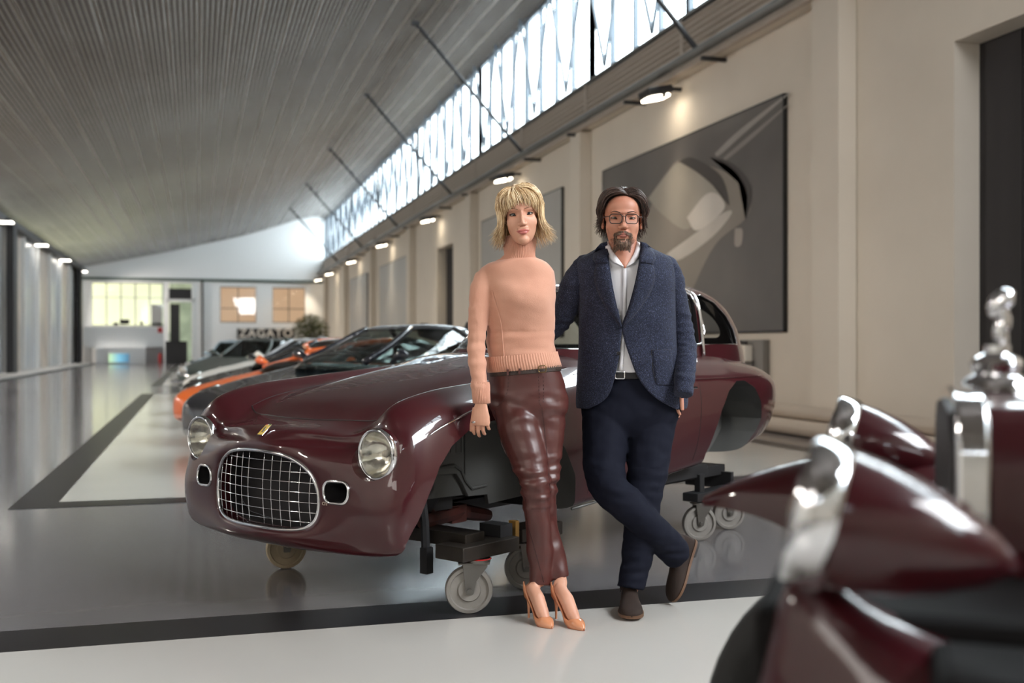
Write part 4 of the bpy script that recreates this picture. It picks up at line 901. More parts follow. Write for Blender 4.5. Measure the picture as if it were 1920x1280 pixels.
def hair_mat(name, c1, c2, sc):
    m = mat(name, c1, .42, sheen=.1); nt = m.node_tree; b = nt.nodes['Principled BSDF']; tc = nt.nodes.new('ShaderNodeTexCoord'); mp = nt.nodes.new('ShaderNodeMapping')
    mp.inputs['Scale'].default_value = (sc, sc, sc * .08); n = nt.nodes.new('ShaderNodeTexNoise'); n.inputs['Scale'].default_value = 1; n.inputs['Detail'].default_value = 3
    r = nt.nodes.new('ShaderNodeValToRGB'); r.color_ramp.elements[0].position = .35; r.color_ramp.elements[1].position = .62; r.color_ramp.elements[0].color = (*lin(c1), 1); r.color_ramp.elements[1].color = (*lin(c2), 1)
    nt.links.new(tc.outputs['Object'], mp.inputs[0]); nt.links.new(mp.outputs[0], n.inputs['Vector']); nt.links.new(n.outputs['Fac'], r.inputs[0]); nt.links.new(r.outputs[0], b.inputs['Base Color']); return m
M_blond = hair_mat('blond_hair', (186, 148, 100), (236, 208, 164), 220); M_root = hair_mat('hair_roots', (120, 88, 58), (176, 138, 96), 220)
M_brownhair = hair_mat('brown_hair', (38, 26, 22), (78, 56, 46), 220); M_beard = hair_mat('beard_hair', (66, 46, 36), (130, 104, 86), 260)
def head_mesh(sex, skin, lip, iris, brow):
    f = sex == 'f'; IPD = .029 if f else .031
    E_ = [((0, .018, .035), (.072, .088, .080)), ((0, -.018, -.028), (.059 if f else .064, .064, .082)), ((0, -.026, -.070), (.040 if f else .054, .046, .038)),
          ((0, -.058, -.094 if f else -.096), (.022 if f else .028, .020, .018)), ((-.034, -.046, -.030), (.026, .023, .030)), ((.034, -.046, -.030), (.026, .023, .030)),
          ((0, -.063 if f else -.066, .020), (.046, .016 if f else .020, .012)), ((0, -.040, .042), (.058, .042, .046)),
          ((0, -.070, .012), (.009, .012, .014)), ((0, -.079, -.004), (.0075, .010, .014)), ((0, -.088, -.016), (.0075, .011, .012)), ((0, -.090 if f else -.095, -.029), (.0085 if f else .011, .012, .010)), ((0, -.091 if f else -.097, -.035), (.0098 if f else .013, .013, .009)),
          ((-.0105, -.088, -.038), (.0085, .010, .0075)), ((.0105, -.088, -.038), (.0085, .010, .0075)),
          ((0, -.079, -.052), (.022, .011, .009)), ((-.008, -.0835, -.061), (.0165, .0075, .0045)), ((.008, -.0835, -.061), (.0165, .0075, .0045)), ((0, -.082, -.070), (.019, .009, .0058))]
    na, ne = 400, 300; A_ = np.linspace(0, 2 * PI, na, endpoint=False); L_ = np.linspace(-PI / 2 + .001, PI / 2 - .001, ne)
    az, el = np.meshgrid(A_, L_); n = np.stack([np.cos(el) * np.sin(az), -np.cos(el) * np.cos(az), np.sin(el)], -1)
    O_ = np.array((0, -.01, -.02)); rs_ = []
    for c, r in E_:
        c = np.array(c) - O_; r = np.array(r); a = ((n / r) ** 2).sum(-1); b = (n * c / r ** 2).sum(-1); cc = ((c / r) ** 2).sum() - 1; D = b * b - a * cc
        t = np.where(D > 0, (b + np.sqrt(np.maximum(D, 0))) / a, 0.02); t = np.where(t < 0, .02, t); rs_.append(t)
    kk = .0042; rs_ = np.stack(rs_); mx = rs_.max(0); rr = mx + kk * np.log(np.exp((rs_ - mx) / kk).sum(0))
    for _ in range(6):                    # light smoothing
        rr = (rr * 4 + np.roll(rr, 1, 1) + np.roll(rr, -1, 1)) / 6; q = rr.copy(); q[1:-1] = (rr[1:-1] * 4 + rr[:-2] + rr[2:]) / 6; rr = q
    P_ = O_ + n * rr[..., None]; x, y, z = P_[..., 0], P_[..., 1], P_[..., 2]; fr = (y < -.03)
    dent = np.zeros_like(rr)
    for s in (-1, 1):
        dent += .0125 * np.exp(-(((x - s * IPD) / .0150) ** 2 + ((z - .001) / .0095) ** 2)) * fr
        dent += .003 * np.exp(-(((x - s * .058) / .012) ** 2 + ((z + .06) / .02) ** 2)) * fr
        dent += .0010 * np.exp(-(((x - s * (.024 + (-.04 - z) * .35)) / .006) ** 2)) * fr * np.exp(-((z + .050) / .012) ** 4)
        dent += .003 * np.exp(-(((x - s * .0062) / .0032) ** 2 + ((z + .0455) / .002) ** 2)) * fr
    dent += .0022 * np.exp(-((x / .02) ** 2 + ((z + .0655) / .0013) ** 2)) * fr
    rr = rr - dent; P_ = O_ + n * rr[..., None]; ZS = 1.07 if f else 1.0
    P_[..., 2] = np.where(P_[..., 2] < 0, P_[..., 2] * ZS, P_[..., 2])
    v = P_.reshape(-1, 3); fcs = grid_faces(ne, na, True); fcs = [q for q in fcs]
    me = bpy.data.meshes.new('head'); me.from_pydata([tuple(p) for p in v], [], fcs + [tuple(range(na))[::-1], tuple((ne - 1) * na + k for k in range(na))])
    setmat(me, skin, lip); mi = []
    for p in me.polygons:
        c = p.center.copy(); l = 0; c.z = c.z / ZS if c.z < 0 else c.z
        if c.y < -.06 and -.0765 < c.z < -.0565 and abs(c.x) < .0265:
            u_ = abs(c.x) / .0265; top_ = -.0575 - .0045 * u_ ** 1.6 + (.0012 if abs(c.x) > .003 else 0) * (1 - u_); bot_ = -.0765 + .014 * u_ ** 2
            if bot_ < c.z < top_: l = 1
        mi.append(l)
    me.polygons.foreach_set('material_index', mi); me.polygons.foreach_set('use_smooth', [True] * len(me.polygons)); me.update()
    H_ = BVHTree.FromPolygons([Vector(p) for p in v], fcs)
    def S_(x, z, off=0.):
        h = H_.ray_cast(Vector((x, -.3, z)), Vector((0, 1, 0))); return h[0] - Vector((0, off, 0)) if h[0] else Vector((x, 0, z))
    out = [(me, None)]; b = MB()
    opn = 1.35 if f else 1.0
    for s in (-1, 1):
        c = Vector((s * IPD, S_(s * IPD, 0).y + .0100, .0005)); re = .0138
        b.use(M_eye); sphere(b, c, re, 20, 14)
        for rad, m_, fw in ((.0068, iris, .0006), (.0028, M_pupil, .0010)):
            b.use(m_); rg_ = []
            for rq in (rad, rad * .6, .0001):
                yy_ = -math.sqrt(re * re - rq * rq) - fw; rg_.append([c + Vector((rq * math.cos(2 * PI * k / 18), yy_, rq * math.sin(2 * PI * k / 18))) for k in range(18)])
            b.rings(rg_, cap=False)
        for sg2, e0 in ((1, 16 * opn), (-1, 11 * opn)):      # lids
            rg_ = []
            for j in range(9):
                row = []
                for k in range(17):
                    a = R(-78 + 156 * k / 16); e_ = R(sg2 * (e0 * math.cos(a) ** .8 + (88 - e0) * j / 8) + (s * math.sin(a)) * 3); rl = re + .0011
                    row.append(c + Vector((rl * math.sin(a) * math.cos(e_) * 1.2, -rl * math.cos(a) * math.cos(e_), rl * math.sin(e_))))
                rg_.append(row)
            b.use(skin); b.rings(rg_, cap=False, closed=False)
            b.use(M_lash); b.tube([p + Vector((0, -.0006, 0)) for p in rg_[0]], .0019 if sg2 > 0 and f else (.0012 if f else .0008), 5)
        b.use(brow); pts = []
        for k in range(9):
            xx = s * (.013 + .036 * k / 8); zz_ = .0185 + .0065 * math.sin(PI * min(1, k / 8 * 1.15) * .62) - (.002 if k > 6 else 0); pts.append(S_(xx, zz_, .0002))
        b.tube(pts, [.0022, .0032, .0036, .0036, .003, .0026, .0022, .0016, .0008] if f else [.003, .0042, .0042, .004, .0036, .0032, .0026, .002, .001], 6, flat=.5)
        b.use(skin)                        # ear
        for cz_, cy_, r_ in ((.012, .018, .012), (-.002, .022, .012), (-.018, .016, .009), (-.028, .010, .007)): sphere(b, (s * .0755, cy_ - .005, cz_), (.006, r_, r_ * 1.3), 10, 8)
    out.append((b.mesh(smooth=True, fix=False), None)); S_.bvh = H_; return out, S_
def hand_mesh(skin, curl=(25, 25, 20), thumb=30, sc=1.0, mirror=False, vox=.0024):
    """wrist at the origin, fingers along -z, back of the hand towards -y, thumb on -x"""
    b = MB().use(skin)
    b.rings([[Vector((x * 1.0 + rx * math.cos(2 * PI * k / 16), ry * math.sin(2 * PI * k / 16), z)) for k in range(16)] for z, x, rx, ry in ((.03, 0, .024, .018), (0, 0, .025, .017), (-.02, 0, .030, .015), (-.05, .001, .038, .0145), (-.075, .002, .040, .013), (-.088, .002, .037, .010))])
    fl = ((-.028, -.082, .074, .0082), (-.009, -.088, .083, .0086), (.011, -.086, .077, .0082), (.030, -.078, .060, .0072))
    for i, (x, z, L, r_) in enumerate(fl):
        p = Vector((x, 0, z + .012)); pts = [p + Vector((0, 0, .02)), p]; a = 0; seg_ = (L * .45, L * .30, L * .25)
        for j, c in enumerate(curl):
            a += R(c * (1 + .12 * i)); dx = (x * .6) * seg_[j]; p = p + Vector((dx * 2, math.sin(a) * seg_[j], -math.cos(a) * seg_[j])); pts.append(p)
        b.tube(pts, [r_ * .9, r_ * 1.05, r_, r_ * .92, r_ * .7], 10)
    t = R(thumb); p = Vector((-.022, .004, -.018)); pts = [p]
    for L, da in ((.040, 0), (.034, .1), (.026, .15)):
        p = p + Vector((-math.sin(t) * L, .006, -math.cos(t) * L)); pts.append(p); t -= da
    b.tube(pts, [.014, .0115, .0095, .0075], 10)
    me = remesh(b, vox, 3); setmat(me, skin)
    me.transform(Matrix.Scale(sc, 4));
    if mirror: me.transform(Matrix.Scale(-1, 4, (1, 0, 0))); me.flip_normals()
    return me
def locks(specs, m, n=6):                  # specs: [(pts, radius, flat)]
    b = MB().use(m)
    for pts, r_, fl_ in specs:
        k = len(pts); rr = [r_ * (.55 + .45 * min(1, i / 2)) * (1 if i < k * .6 else max(.08, 1 - (i - k * .6) / (k * .42))) for i in range(k)]
        b.tube(pts, rr, n, flat=fl_)
    return b
class Person:
    def __init__(s, u, d, label):
        s.u, s.d = u, d; s.root = empty('person', W(u, d, 0), -YAW, label=label, cat='person')
    def P(s, px, py, y=0.0):
        d = s.d + y; return Vector(((px - 960) / 2000 * d - s.u, y, CAM_H - (py - 647) / 2000 * d))
    def ring(s, py, x0, x1, y, ry, ex=2.3, n=40, front=1.0, slope=0.0):
        a = s.P(x0, py, y); b_ = s.P(x1, py, y); g = ell((a.x + b_.x) / 2, y, a.z, (b_.x - a.x) / 2, ry, ex, n, front)
        if slope:
            for p in g: p.z += slope * (p.x - (a.x + b_.x) / 2)
        return g
def tubeP(mb, P_, rows, n=18, ins=0.0):     # rows (px, py, y, r)
    pts = catmull([tuple(P_.P(a, b_, c)) + (r,) for a, b_, c, r in rows], 3); return mb.tube([Vector(p[:3]) for p in pts], [max(.004, p[3] - ins) for p in pts], n)

# ---------- woman
wm = Person(.118, 4.33, 'blonde woman in peach turtleneck sweater and burgundy leather trousers, hand on the fender')
M_knit = mat('peach_knit', (208, 157, 133), .85, bump=(260, .35, .002), sheen=.3, var=(5, (198, 140, 116), .6))
M_leather = mat('burgundy_leather', (80, 38, 33), .40, bump=(300, .12, .001), var=(7, (68, 31, 28), .6), spec=.6)
M_beltw = mat('woven_belt', (52, 38, 32), .6, bump=(300, .6, .003)); M_nude = mat('nude_patent', (206, 138, 100), .15, coat=.8)
torso_rows = [(484, 950, 1003, .05, .060), (489, 930, 1019, .06, .072), (496, 911, 1029, .07, .086), (508, 902, 1037, .08, .096), (525, 906, 1040, .09, .105), (545, 915, 1041, .092, .124), (565, 917, 1042, .098, .130), (590, 915, 1041, .11, .114), (620, 913, 1040, .125, .102), (645, 912, 1041, .135, .100), (668, 914, 1044, .14, .108), (690, 916, 1050, .145, .112)]
def torso(ins, cap=True):
    R_ = catmull([(a, b_, c, d, e) for a, b_, c, d, e in torso_rows], 3); return [wm.ring(r[0], r[1] + ins / .00217, r[2] - ins / .00217, r[3], r[4] - ins, 2.2, 44) for r in R_]
slv = [(920, 512, .08, .046), (907, 530, .07, .049), (900, 560, .06, .0465), (896, 600, .055, .0425), (893, 640, .05, .041), (895, 680, .04, .038), (899, 712, .025, .034), (902, 738, .015, .033)]
slv2 = [(1018, 508, .10, .046), (1022, 540, .13, .044), (1022, 590, .18, .042), (1018, 635, .22, .038), (1000, 665, .24, .034), (975, 680, .25, .03)]
b = MB().use(M_knit); b.rings(torso(0)); tubeP(b, wm, slv); tubeP(b, wm, slv2)
me = remesh(b, .0065, 12)
def fsw(p):
    d = .0035 * nz(p, 9, 9, 14) + .002 * nz(p, 20, 20, 30, 5)
    arm = p.x < -.262 + .0
    if p.z < 1.18: d += .006 * nz(p, 4, 6, 34, 2)
    if arm: d += .005 * nz(p, 6, 6, 30, 9)
    return d
wrinkle(me, fsw); setmat(me, M_knit)
sw = obj('sweater', me, wm.root)
def ribbed(name, rings_fn, nrib, parent, m, amp=.0022, **k):
    rg_ = []
    for g in rings_fn:
        c = sum(g, Vector()) / len(g); N_ = nrib * 4; L_ = len(g); o = []
        for i in range(N_):
            t = i / N_ * L_; a = g[int(t) % L_].lerp(g[(int(t) + 1) % L_], t % 1); dv = (a - c); dv.z = 0; dv.normalize(); o.append(a + dv * amp * math.sin(2 * PI * i / 4.0 + .785))
        rg_.append(o)
    return part(name, MB().use(m).rings(rg_, cap=False), parent, smooth=True, fix=False, **k)
hem = [wm.ring(py, a, b_, .142, r_, 2.2, 44, slope=.085) for py, a, b_, r_ in ((664, 911, 1045, .110), (672, 911, 1047, .116), (682, 912, 1050, .118), (692, 914, 1053, .118), (693, 918, 1049, .112))]
ribbed('ribbed_hem', hem, 84, sw, M_knit, label='ribbed sweater hem')
ngk = []
for py, a, b_, y, r_ in ((443, 954, 1001, .048, .048), (444, 950, 1004, .048, .052), (450, 948, 1005, .048, .055), (457, 947, 1004, .049, .056), (463, 944, 1004, .050, .061), (470, 945, 1003, .052, .060), (479, 946, 1003, .055, .062), (487, 938, 1011, .058, .066), (493, 926, 1020, .06, .072)):
    ngk.append(wm.ring(py, a, b_, y, r_, 2.0, 44, slope=-.05))
ribbed('ribbed_collar', ngk, 60, sw, M_knit, label='folded ribbed turtleneck')
cf = []
for (px, py, y, r_) in ((900, 716, .022, .037), (901, 722, .02, .0375), (902, 740, .012, .0355), (903, 755, .008, .035), (903, 756, .008, .030)):
    c = wm.P(px, py, y); cf.append(ell(c.x, c.y, c.z, r_, r_ * .85, 2, 32))
ribbed('ribbed_cuff', cf, 34, sw, M_knit, label='ribbed cuff')
pts = [wm.P(x, y_, 0) for x, y_ in ((923, 545), (933, 580), (940, 612), (943, 650), (947, 690))]
sb_ = BVHTree.FromPolygons([v.co for v in me.vertices], [tuple(p.vertices) for p in me.polygons])
def onb(bv, x, z, off=.0):
    h = bv.ray_cast(Vector((x, -1, z)), Vector((0, 1, 0))); return (h[0] - Vector((0, off, 0))) if h[0] else Vector((x, 0, z))
part('seam', MB().use(M_knit).tube([onb(sb_, p.x, p.z, .001) for p in [Vector(q) for q in catmull([tuple(p) for p in pts], 5)]], .0032, 6), sw, smooth=True)
# trousers
pel = [(684, 919, 1046, .14, .105), (700, 917, 1053, .145, .112), (720, 916, 1060, .15, .118), (745, 917, 1064, .15, .122), (765, 921, 1063, .145, .118), (780, 932, 1058, .14, .10), (797, 950, 1042, .13, .07)]
lgA = [(964, 752, .14, .098), (969, 775, .12, .096), (974, 800, .09, .092), (984, 835, .07, .084), (996, 872, .04, .073), (1003, 905, .02, .063), (1005, 935, .02, .0575), (1007, 965, .03, .054), (1010, 1000, .04, .050), (1012, 1040, .05, .050), (1012, 1075, .05, .047), (1011, 1096, .045, .045)]
lgB = [(1015, 752, .15, .098), (1018, 780, .14, .094), (1021, 815, .12, .083), (1022, 860, .10, .068), (1021, 905, .08, .058), (1020, 940, .08, .053), (1021, 980, .10, .053), (1030, 1020, .10, .050), (1040, 1055, .09, .049), (1047, 1084, .08, .047)]
b = MB().use(M_leather); b.rings([wm.ring(r[0], r[1], r[2], r[3], r[4], 2.3, 44) for r in catmull(pel, 3)])
tubeP(b, wm, lgA); tubeP(b, wm, lgB)
me = remesh(b, .006, 5)
def flt(p):
    d = .0025 * nz(p, 10, 10, 12)
    k = math.exp(-((p.z - .56) / .10) ** 2); d += k * (.016 * nz(p, 8, 8, 38, 3) + .004 * nz(p, 20, 20, 60, 7))
    h = math.exp(-((p.z - .86) / .08) ** 2); d += h * .010 * nz(p, 12, 8, 26, 11)
    if p.z < .46: d += .008 * nz(p, 16, 16, 16, 4)
    s_ = p.x * .9 + p.z * .5
    d += .0035 * nz(Vector((s_, p.y, p.z - p.x)), 14, 6, 5, 21)
    return d
wrinkle(me, flt); setmat(me, M_leather); trw = obj('trousers', me, wm.root)
tb_ = BVHTree.FromPolygons([v.co for v in me.vertices], [tuple(p.vertices) for p in me.polygons])
M_stitch = mat('dark_stitch', (54, 24, 22), .6)
b = MB().use(M_stitch)
for ln in (((954, 702), (952, 730), (944, 752), (930, 765)), ((1010, 706), (1011, 730), (1012, 755), (1016, 762)), ((1019, 706), (1020, 735), (1019, 757))):
    pt = catmull(ln, 8)
    for i in range(0, len(pt) - 1, 1):
        if i % 2 == 0:
            a_, c_ = wm.P(*pt[i]), wm.P(*pt[i + 1]); b.tube([onb(tb_, a_.x, a_.z, .0005), onb(tb_, c_.x, c_.z, .0005)], .0016, 4)
part('stitching', b, trw)
b = MB().use(M_stitch)
for ln in (((1016, 764), (1021, 800), (1026, 850), (1030, 900), (1032, 925)), ((927, 770), (940, 830), (968, 890), (984, 930), (990, 985), (1000, 1020), (1020, 1092))):
    pt = catmull(ln, 6); b.tube([onb(tb_, wm.P(*q).x, wm.P(*q).z, .0003) for q in pt], .0014, 4)
part('leg_seam', b, trw)
belt = [wm.ring(py, 917, 1053, .143, r_, 2.3, 44, slope=.085) for py, r_ in ((689, .108), (690, .1145), (699, .116), (700, .108))]
bl = part('belt', MB().use(M_beltw).rings(belt, cap=False), trw, smooth=True, ang=50, label='dark woven belt')
c = wm.P(1017, 691.5, .02); M_brass = mat('aged_brass', (120, 98, 66), .35, .9)
part('buckle', MB().use(M_brass).tube([c + Vector((x, .005, z + .055 * x)) for x, z in rrect(.030, .026, .006)], .0022, 6, closed=True).bar(c + Vector((-.013, .004, 0)), c + Vector((.013, .004, .002)), .002), trw, label='brass buckle')
for px in (974, 952): c = wm.P(px, 696, .024); c.z += .085 * (px - 985) * .00217 + .002; part('belt_loop', MB().use(M_leather).box(c.x - .004, c.x + .004, c.y - .002, c.y + .02, c.z - .012, c.z + .012), trw)
# body under the clothes, head, hand, feet
b = MB().use(M_skinW); b.rings(torso(.014)); tubeP(b, wm, slv, ins=.012); tubeP(b, wm, slv2, ins=.012)
tubeP(b, wm, [(903, 730, .015, .028), (903, 750, .010, .024), (902, 757, .008, .019)])
b.rings([wm.ring(r[0], r[1] + 6, r[2] - 6, r[3], r[4] - .014, 2.3, 44) for r in catmull(pel, 2)])
tubeP(b, wm, lgA[:-2], ins=.012); tubeP(b, wm, lgB[:-2], ins=.012)
tubeP(b, wm, [(976, 500, .07, .05), (977, 470, .05, .048), (978, 445, .04, .047)])
fA = [(1012, 1010, .045, .038), (1014, 1055, .045, .030), (1014, 1090, .045, .027)]; fB = [(1041, 1040, .085, .028), (1049, 1075, .065, .027), (1052, 1092, .055, .027)]
def foot(u0, d0, u1, d1, ank):             # heel and toe tips on the ground, ankle rows
    h = Vector((u0 - wm.u, d0 - wm.d, 0)); t = Vector((u1 - wm.u, d1 - wm.d, 0)); dr = t - h
    pts = [h + dr * .12 + Vector((0, 0, .135)), h + dr * .40 + Vector((0, 0, .098)), h + dr * .62 + Vector((0, 0, .045)), h + dr * .78 + Vector((0, 0, .02))]
    b.tube(pts, [.026, .030, .027, .017], 14)
    sphere(b, h + dr * .06 + Vector((0, 0, .115)), (.024, .026, .028))
    a_ = wm.P(*ank[-1][:3]); b.tube([wm.P(*r[:3]) for r in ank] + [h + dr * .16 + Vector((0, 0, .145))], [r[3] for r in ank] + [.029], 14)
    return h, t
hA = foot(.066, 4.385, .158, 4.205, fA); hB = foot(.178, 4.37, .282, 4.175, fB)
bme = remesh(b, .0065, 5); setmat(bme, M_skinW)
Wh, Sw = head_mesh('f', M_skinW, M_lipW, M_iris, M_browW)
HW = Matrix.Translation(wm.P(976.5, 404.2, .0)) @ Matrix.Rotation(R(1.5), 4, 'Z') @ Matrix.Rotation(R(-5.5), 4, 'Y') @ Matrix.Rotation(R(2), 4, 'X')
hnd = hand_mesh(M_skinW, (16, 26, 18), 12, 1.0)
Mh_ = Matrix.Translation(wm.P(902, 757, .0)) @ Matrix.Rotation(R(3), 4, 'Y') @ Matrix.Rotation(R(-12), 4, 'Z')
wbody = join('body', [(bme, None)] + [(m_, HW) for m_, _ in Wh] + [(hnd, Mh_)], wm.root)
c = wm.P(888, 791, -.02); part('ring', MB().use(M_chrome).lathe([(.0085, -.0015), (.0095, 0), (.0085, .0015)], 16, Matrix.Translation(c)).box(c.x - .004, c.x + .004, c.y - .013, c.y - .008, c.z - .004, c.z + .004), wm.root, label='silver ring with a pale stone')
def pump(h, t):
    dr = t - h; L = dr.length; e = dr.normalized(); sd = Vector((-e.y, e.x, 0)); rg_ = []
    for s_, w, zs, zt_ in ((-.04, .012, .105, .150), (.0, .024, .100, .152), (.10, .029, .095, .140), (.25, .028, .078, .098), (.42, .027, .048, .060), (.56, .033, .018, .036), (.70, .035, .006, .040), (.80, .031, .003, .040), (.90, .021, .003, .030), (.98, .008, .003, .018), (1.0, .002, .004, .012)):
        c_ = h + e * (L * s_); g = []
        for k in range(17):
            a = PI * k / 16; g.append(c_ + sd * (w * math.cos(a)) * (1.0) + Vector((0, 0, zs + (zt_ - zs) * (math.sin(a) ** .5 if s_ > .66 else min(1, 1.0 if k in (0,) else (1 if k < 4 or k > 12 else .35)) * (1 if k not in (0, 16) else .0)))))
        rg_.append(g)
    sh = empty('pump', parent=wm.root)
    part('upper', MB().use(M_nude).rings(catmull([[tuple(p) for p in g] for g in rg_], 3).tolist(), cap=False, closed=False), sh, smooth=True, fix=False, label='nude patent leather upper').modifiers.new('t', 'SOLIDIFY').thickness = .002
    rs2 = [(s_, w) for s_, w in ((-.04, .012), (.10, .027), (.25, .024), (.42, .022), (.56, .030), (.70, .034), (.80, .030), (.90, .020), (1.0, .003))]; zz2 = (.104, .094, .077, .047, .017, .005, .002, .002, .003)
    b2 = MB().use(mat('pale_sole', (150, 50, 46), .5)); rgs = []
    for (s_, w), z in zip(rs2, zz2): c_ = h + e * (L * s_); rgs.append([c_ + sd * w + Vector((0, 0, z)), c_ - sd * w + Vector((0, 0, z)), c_ - sd * w + Vector((0, 0, max(0.0, z - .003))), c_ + sd * w + Vector((0, 0, max(0.0, z - .003)))])
    b2.rings(rgs); part('sole', b2, sh)
    part('stiletto_heel', MB().use(M_nude).tube([h + e * .006 + Vector((0, 0, z)) for z in (.108, .09, .06, .03, .004, 0)], [.019, .013, .007, .005, .0045, .005], 10), sh, smooth=True)
pump(*hA); pump(*hB)
# hair
rh = random.Random(11)
HC = Vector((0, .012, .022))
def hpath(S_, d0, phi, e_end, off0, off1, bulge, hang, flick, n1=9, n2=6, inward=0.0, ):
    d0 = Vector(d0).normalized(); ph = R(phi); e_ = R(e_end); d1 = Vector((math.sin(ph) * math.cos(e_), -math.cos(ph) * math.cos(e_), math.sin(e_))).normalized(); pts = []
    an = max(1e-3, d0.angle(d1)); o_ = Vector((math.sin(ph), -math.cos(ph), 0))
    for k in range(n1):
        t = k / (n1 - 1); d = (d0 * math.sin((1 - t) * an) + d1 * math.sin(t * an)) / math.sin(an); d.normalize()
        h = S_.bvh.ray_cast(HC + d * .3, -d); r_ = (h[0] - HC).length if h[0] else .09
        if d.z < .2: r_ = max(r_, .078)
        pts.append(HC + d * (r_ + off0 + (off1 - off0) * t + bulge * math.sin(PI * t)))
    if hang > 0:
        p = pts[-1].copy()
        for k in range(1, n2 + 1):
            s_ = k / n2; pts.append(p + Vector((0, 0, -hang * s_ + abs(flick) * .35 * s_ ** 4)) + o_ * (flick * s_ ** 2.6 - inward * math.sin(PI * s_)))
    return pts
spec = []
for i in range(1250):
    pn = rh.uniform(-180, 180) if i < 820 else rh.choice((-1, 1)) * rh.uniform(57, 95); a_ = abs(pn)
    if a_ < 57: continue
    d0 = (-.018 + rh.uniform(-.004, .004), rh.uniform(-.05, .05), .092); ly = rh.random()
    hg = np.interp(a_, [57, 70, 90, 180], [.10, .135, .155, .165]) * rh.uniform(.70, 1.05)
    spec.append((hpath(Sw, d0, pn, rh.uniform(-2, 6), .004, .004 + .016 * ly, .005 + .014 * ly, hg, rh.uniform(.004, .046) * np.interp(a_, [57, 75], [.35, 1]), inward=.004), rh.uniform(.0014, .0030), .5))
for i in range(360):                       # fringe
    ph = rh.uniform(-56, 56); a_ = abs(ph); d0 = (-.018 + rh.uniform(-.004, .004), rh.uniform(-.06, .0), .092)
    e_ = np.interp(a_, [0, 15, 30, 45, 56], [9, 5, 0, -8, -20]) + rh.uniform(-3, 9)
    pts = hpath(Sw, d0, ph, e_, .004, .004 + .005 * rh.random(), .004 + .010 * rh.random(), 0, 0, n1=11)
    sw_ = rh.uniform(-1, 1) * .010; pts = [p + Vector((sw_ * math.sin(PI * k / 10), 0, 0)) for k, p in enumerate(pts)]
    if a_ < 14 and rh.random() < .5: continue
    spec.append((pts, rh.uniform(.0012, .0022), .5))
def haircap(S_, line, off, d0=(0, -.005, .1), n=16):
    b = MB(); G = []
    for phi in range(0, 360, 8):
        pn = phi if phi <= 180 else phi - 360; a_ = abs(pn)
        G.append(hpath(S_, d0, pn, np.interp(a_, line[0], line[1]), off, off, .003, 0, 0, n1=n))
    N_ = len(G); b.v = [tuple(p) for g in G for p in g]; b.f = [(i * n + j, ((i + 1) % N_) * n + j, ((i + 1) % N_) * n + j + 1, i * n + j + 1) for i in range(N_) for j in range(n - 1)]; b.m = [0] * len(b.f); return b
spec = [([HW @ p for p in s_[0]], s_[1], s_[2]) for s_ in spec]
M_blondL = hair_mat('light_blond_hair', (226, 196, 150), (246, 226, 190), 220); M_blondD = hair_mat('dark_blond_hair', (140, 104, 68), (196, 158, 112), 220)
hb_ = locks(spec[::3], M_blond); b2 = locks(spec[1::3], M_blondL); b3 = locks(spec[2::3], M_blondD)
hb_.use(M_blondL); hb_.add(b2.v, b2.f); hb_.use(M_blondD); hb_.add(b3.v, b3.f)
hr_ = part('hair', hb_, wm.root, smooth=True, fix=False)
cap_ = haircap(Sw, ([0, 40, 58, 66, 90, 180], [14, 10, 0, -45, -55, -55]), .003); cap_.mats = [M_root]; cap_.v = [tuple(HW @ Vector(p)) for p in cap_.v]
part('hair_underlayer', cap_, hr_, smooth=True, fix=False, label='darker roots')
# ---------- man
mn = Person(.484, 4.5, 'bearded man with glasses in a blue tweed blazer, white shirt and navy trousers, legs crossed')
M_tweed = mat('blue_tweed', (34, 46, 86), .9, bump=(420, .5, .003), sheen=.04)
nt = M_tweed.node_tree; b_ = nt.nodes['Principled BSDF']; tc = nt.nodes.new('ShaderNodeTexCoord')
n1 = nt.nodes.new('ShaderNodeTexNoise'); n1.inputs['Scale'].default_value = 480; n1.inputs['Detail'].default_value = 2
mp_ = nt.nodes.new('ShaderNodeMapping'); mp_.inputs['Scale'].default_value = (1, 1, .55); nt.links.new(tc.outputs['Object'], mp_.inputs[0]); nt.links.new(mp_.outputs[0], n1.inputs['Vector'])
r1 = nt.nodes.new('ShaderNodeValToRGB'); el_ = r1.color_ramp.elements; el_[0].position = .36; el_[0].color = (*lin((12, 13, 22)), 1); el_[1].position = .74; el_[1].color = (*lin((96, 102, 124)), 1)
e_ = el_.new(.5); e_.color = (*lin((22, 28, 50)), 1); e_ = el_.new(.58); e_.color = (*lin((32, 40, 68)), 1)
nt.links.new(n1.outputs['Fac'], r1.inputs[0]); nt.links.new(r1.outputs[0], b_.inputs['Base Color'])
M_shirt = mat('white_shirt', (232, 230, 234), .75, bump=(200, .15, .001)); M_navyc = mat('navy_cotton', (14, 17, 31), .85, bump=(350, .2, .001), spec=.2)
M_suede = mat('brown_suede', (46, 30, 22), .9, sheen=.0, bump=(200, .2, .001), var=(12, (36, 24, 18), .6)); M_sole = mat('leather_sole', (92, 64, 44), .6); M_beltm = mat('black_belt', (26, 24, 26), .4)
M_gframe = mat('black_spectacle', (26, 22, 22), .3); M_spec = glass_mat('spectacle_glass', (.95, .96, .96), .02)
